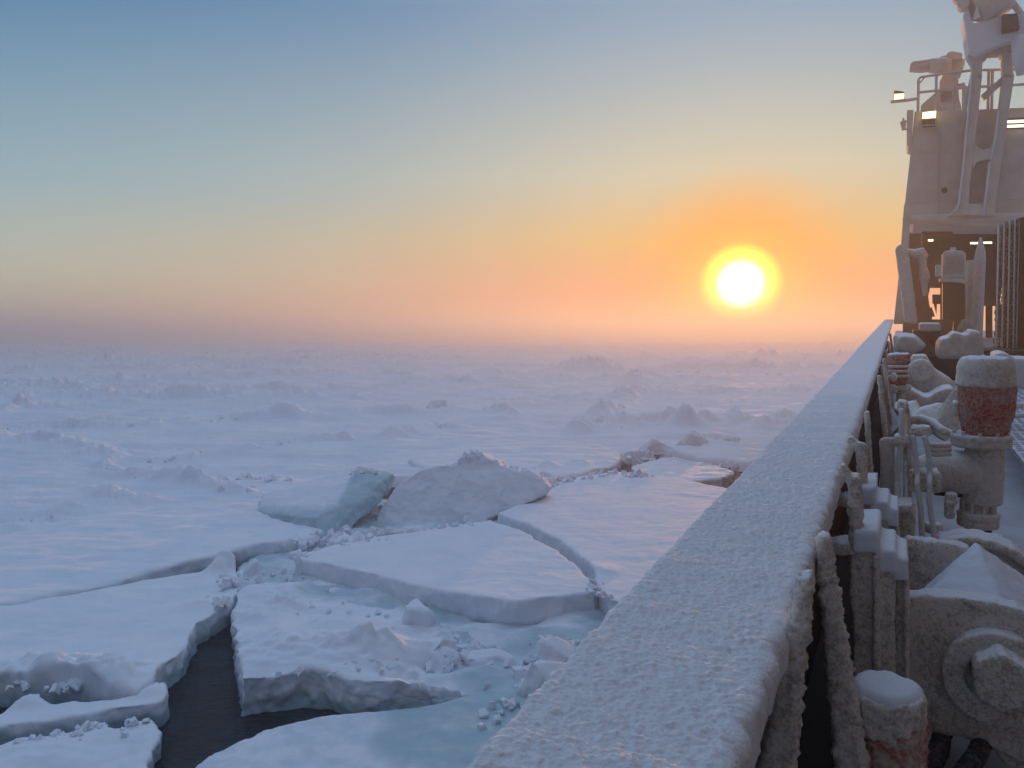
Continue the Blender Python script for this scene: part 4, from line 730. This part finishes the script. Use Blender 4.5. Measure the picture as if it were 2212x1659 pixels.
def roof(Y):
    y = Y+.3; t = thing('railing', 'thin frosted railing along the deckhouse roof', 'railing', P(2040, 240, y))
    def rod(pts, r=.055): return MB().tube([P(a, b, y) for a, b in pts], r, 8)
    part('top_rail', rod([(1983, 240), (1984, 172), (1988, 167), (2020, 162), (2098, 152), (2260, 148)]), 'frost_far', t, smooth=True)
    part('mid_rail', rod([(1984, 200), (2087, 189), (2260, 180)]), 'frost_far', t, smooth=True)
    for x in (2023, 2062, 2136, 2144): part('post', rod([(x, 160-(x-2020)*.09), (x-2, 240)]), 'frost_far', t, smooth=True)
    part('brace', rod([(1984, 182), (1997, 168)], .03), 'frost_far', t)
    t = thing('searchlight_mount', 'frosted double barrelled water cannon on the roof behind the railing', 'water cannon', P(2050, 238, Y+1.5)); q = Y+1.5
    part('barrel', MB().tube([P(1966, 146, q), P(1990, 146, q), P(2028, 142, q)], [.20, .23, .22], 14), 'frost_house', t, smooth=True)
    part('barrel', MB().tube([P(2009, 142, q-.5), P(2040, 143, q-.5), P(2055, 141, q-.5)], [.30, .36, .25], 16), 'frost_house', t, smooth=True)
    part('barrel_hood', MB().px([(1965, 142), (1971, 132), (2018, 126), (2032, 130), (2034, 138), (1990, 142)], q-.2, .6), 'frost_house', t, bev=.05)
    part('top_box', MB().px([(2029, 135), (2030, 122), (2045, 118), (2047, 113), (2057, 110), (2079, 114), (2079, 128), (2057, 129)], q-.4, .9), 'frost_house', t, bev=.03)
    part('head', MB().px([(2052, 128), (2085, 126), (2084, 138), (2076, 160), (2040, 160)], q, .8), 'frost_house', t, bev=.04)
    part('pedestal', MB().px([(2040, 158), (2070, 158), (2071, 195), (2073, 224), (2030, 224), (2030, 175)], q, .8), 'frost_house', t, bev=.04)
    part('base_cone', MB().px([(1990, 226), (2020, 200), (2028, 194), (2068, 196), (2078, 236), (1988, 240)], q, 1.), 'frost_house', t, bev=.05)
    part('hose', MB().tube([P(2072, 186, q), P(2080, 182, q), P(2084, 192, q), P(2083, 236, q)], .10, 10), 'frost_house', t, smooth=True)
    t = thing('floodlight', 'lit square floodlight on an arm sticking out over the ship side', 'floodlight', P(1942, 215, Y), 'lit floodlights on the deckhouse')
    part('housing', MB().px([(1931, 199), (1933, 195), (1953, 198), (1955, 216), (1930, 217)], Y+.02, .3), 'brown', t); part('lamp', MB().px([(1932, 203), (1953, 202), (1953, 213), (1931, 215)], Y-.02, .03), 'lamp', t)
    part('arm', MB().tube([P(1924, 220, Y+.1), P(1955, 217, Y+.1), P(1984, 213, Y+.1)], .07, 8), 'frost_house', t)
    t = thing('floodlight', 'lit floodlight fixed on the deckhouse wall under the railing', 'floodlight', P(2007, 274, Y-.3), 'lit floodlights on the deckhouse')
    part('lamp', MB().px([(1993, 243), (2022, 239), (2022, 254), (1992, 256)], Y-.45, .06), 'lamp', t)
    part('housing', MB().px([(1992, 256.5), (2022, 254.5), (2021, 270), (1993, 272)], Y-.40, .3), 'brown', t)
    part('bracket', MB().tube([P(1991, 245, Y-.42), P(1990, 271, Y-.42), P(2021, 270, Y-.42), P(2023, 244, Y-.42)], .035, 8), 'lamp_frame', t)
    part('wall_arm', MB().rect(1998, 258, 2016, 268, Y-.12, .14), 'brown', t)
    t = thing('antenna', 'small lumpy antenna bracket on the outer side of the deckhouse', 'antenna', P(1952, 282, Y))
    part('head', MB().px([(1944, 262), (1949, 262), (1949, 255), (1954, 255), (1954, 262), (1957, 264), (1957, 272), (1954, 278), (1949, 281), (1946, 272)], Y, .25), 'frost_house', t, bev=.02)
    for yy in (262, 279): part('arm', MB().tube([P(1952, yy, Y+.1), P(1963, yy, Y+.1)], .04, 6), 'frost_house', t)
def extra_mats():
    MAT['slush'] = m = snow_mat('slush_ice'); m.node_tree.nodes['Attribute'].attribute_name = 'none'
    n = m.node_tree; bs = n.nodes['Principled BSDF']; v, _ = pos(n); a = noise(n, v, 1.6, 6)
    n.links.new(ramp(n, a, [(.3, (.20, .29, .36)), (.7, (.42, .52, .58))]), bs.inputs['Base Color'])
    MAT['rubber'] = frost_mat('frosted_rubber', (.02, .022, .028), (.16, .17, .20), 90., .42, .004, False)
    MAT['rusty'] = plain_mat('rusty_frosted', (.20, .105, .065)); MAT['brown'] = plain_mat('brown_paint', (.085, .060, .042))
    MAT['greenish'] = plain_mat('green_grey_paint', (.20, .20, .155)); MAT['gratesnow'] = plain_mat('snowy_grating', (.55, .58, .64))
    MAT['lamp_frame'] = plain_mat('lamp_frame', (.55, .45, .2))
extra_mats()
setup(); ice(); rubble()
b = bulwark(); stays(b); fairleads(); winch(); red_post(); valves(); pipes(); middeck(); deck(); house()
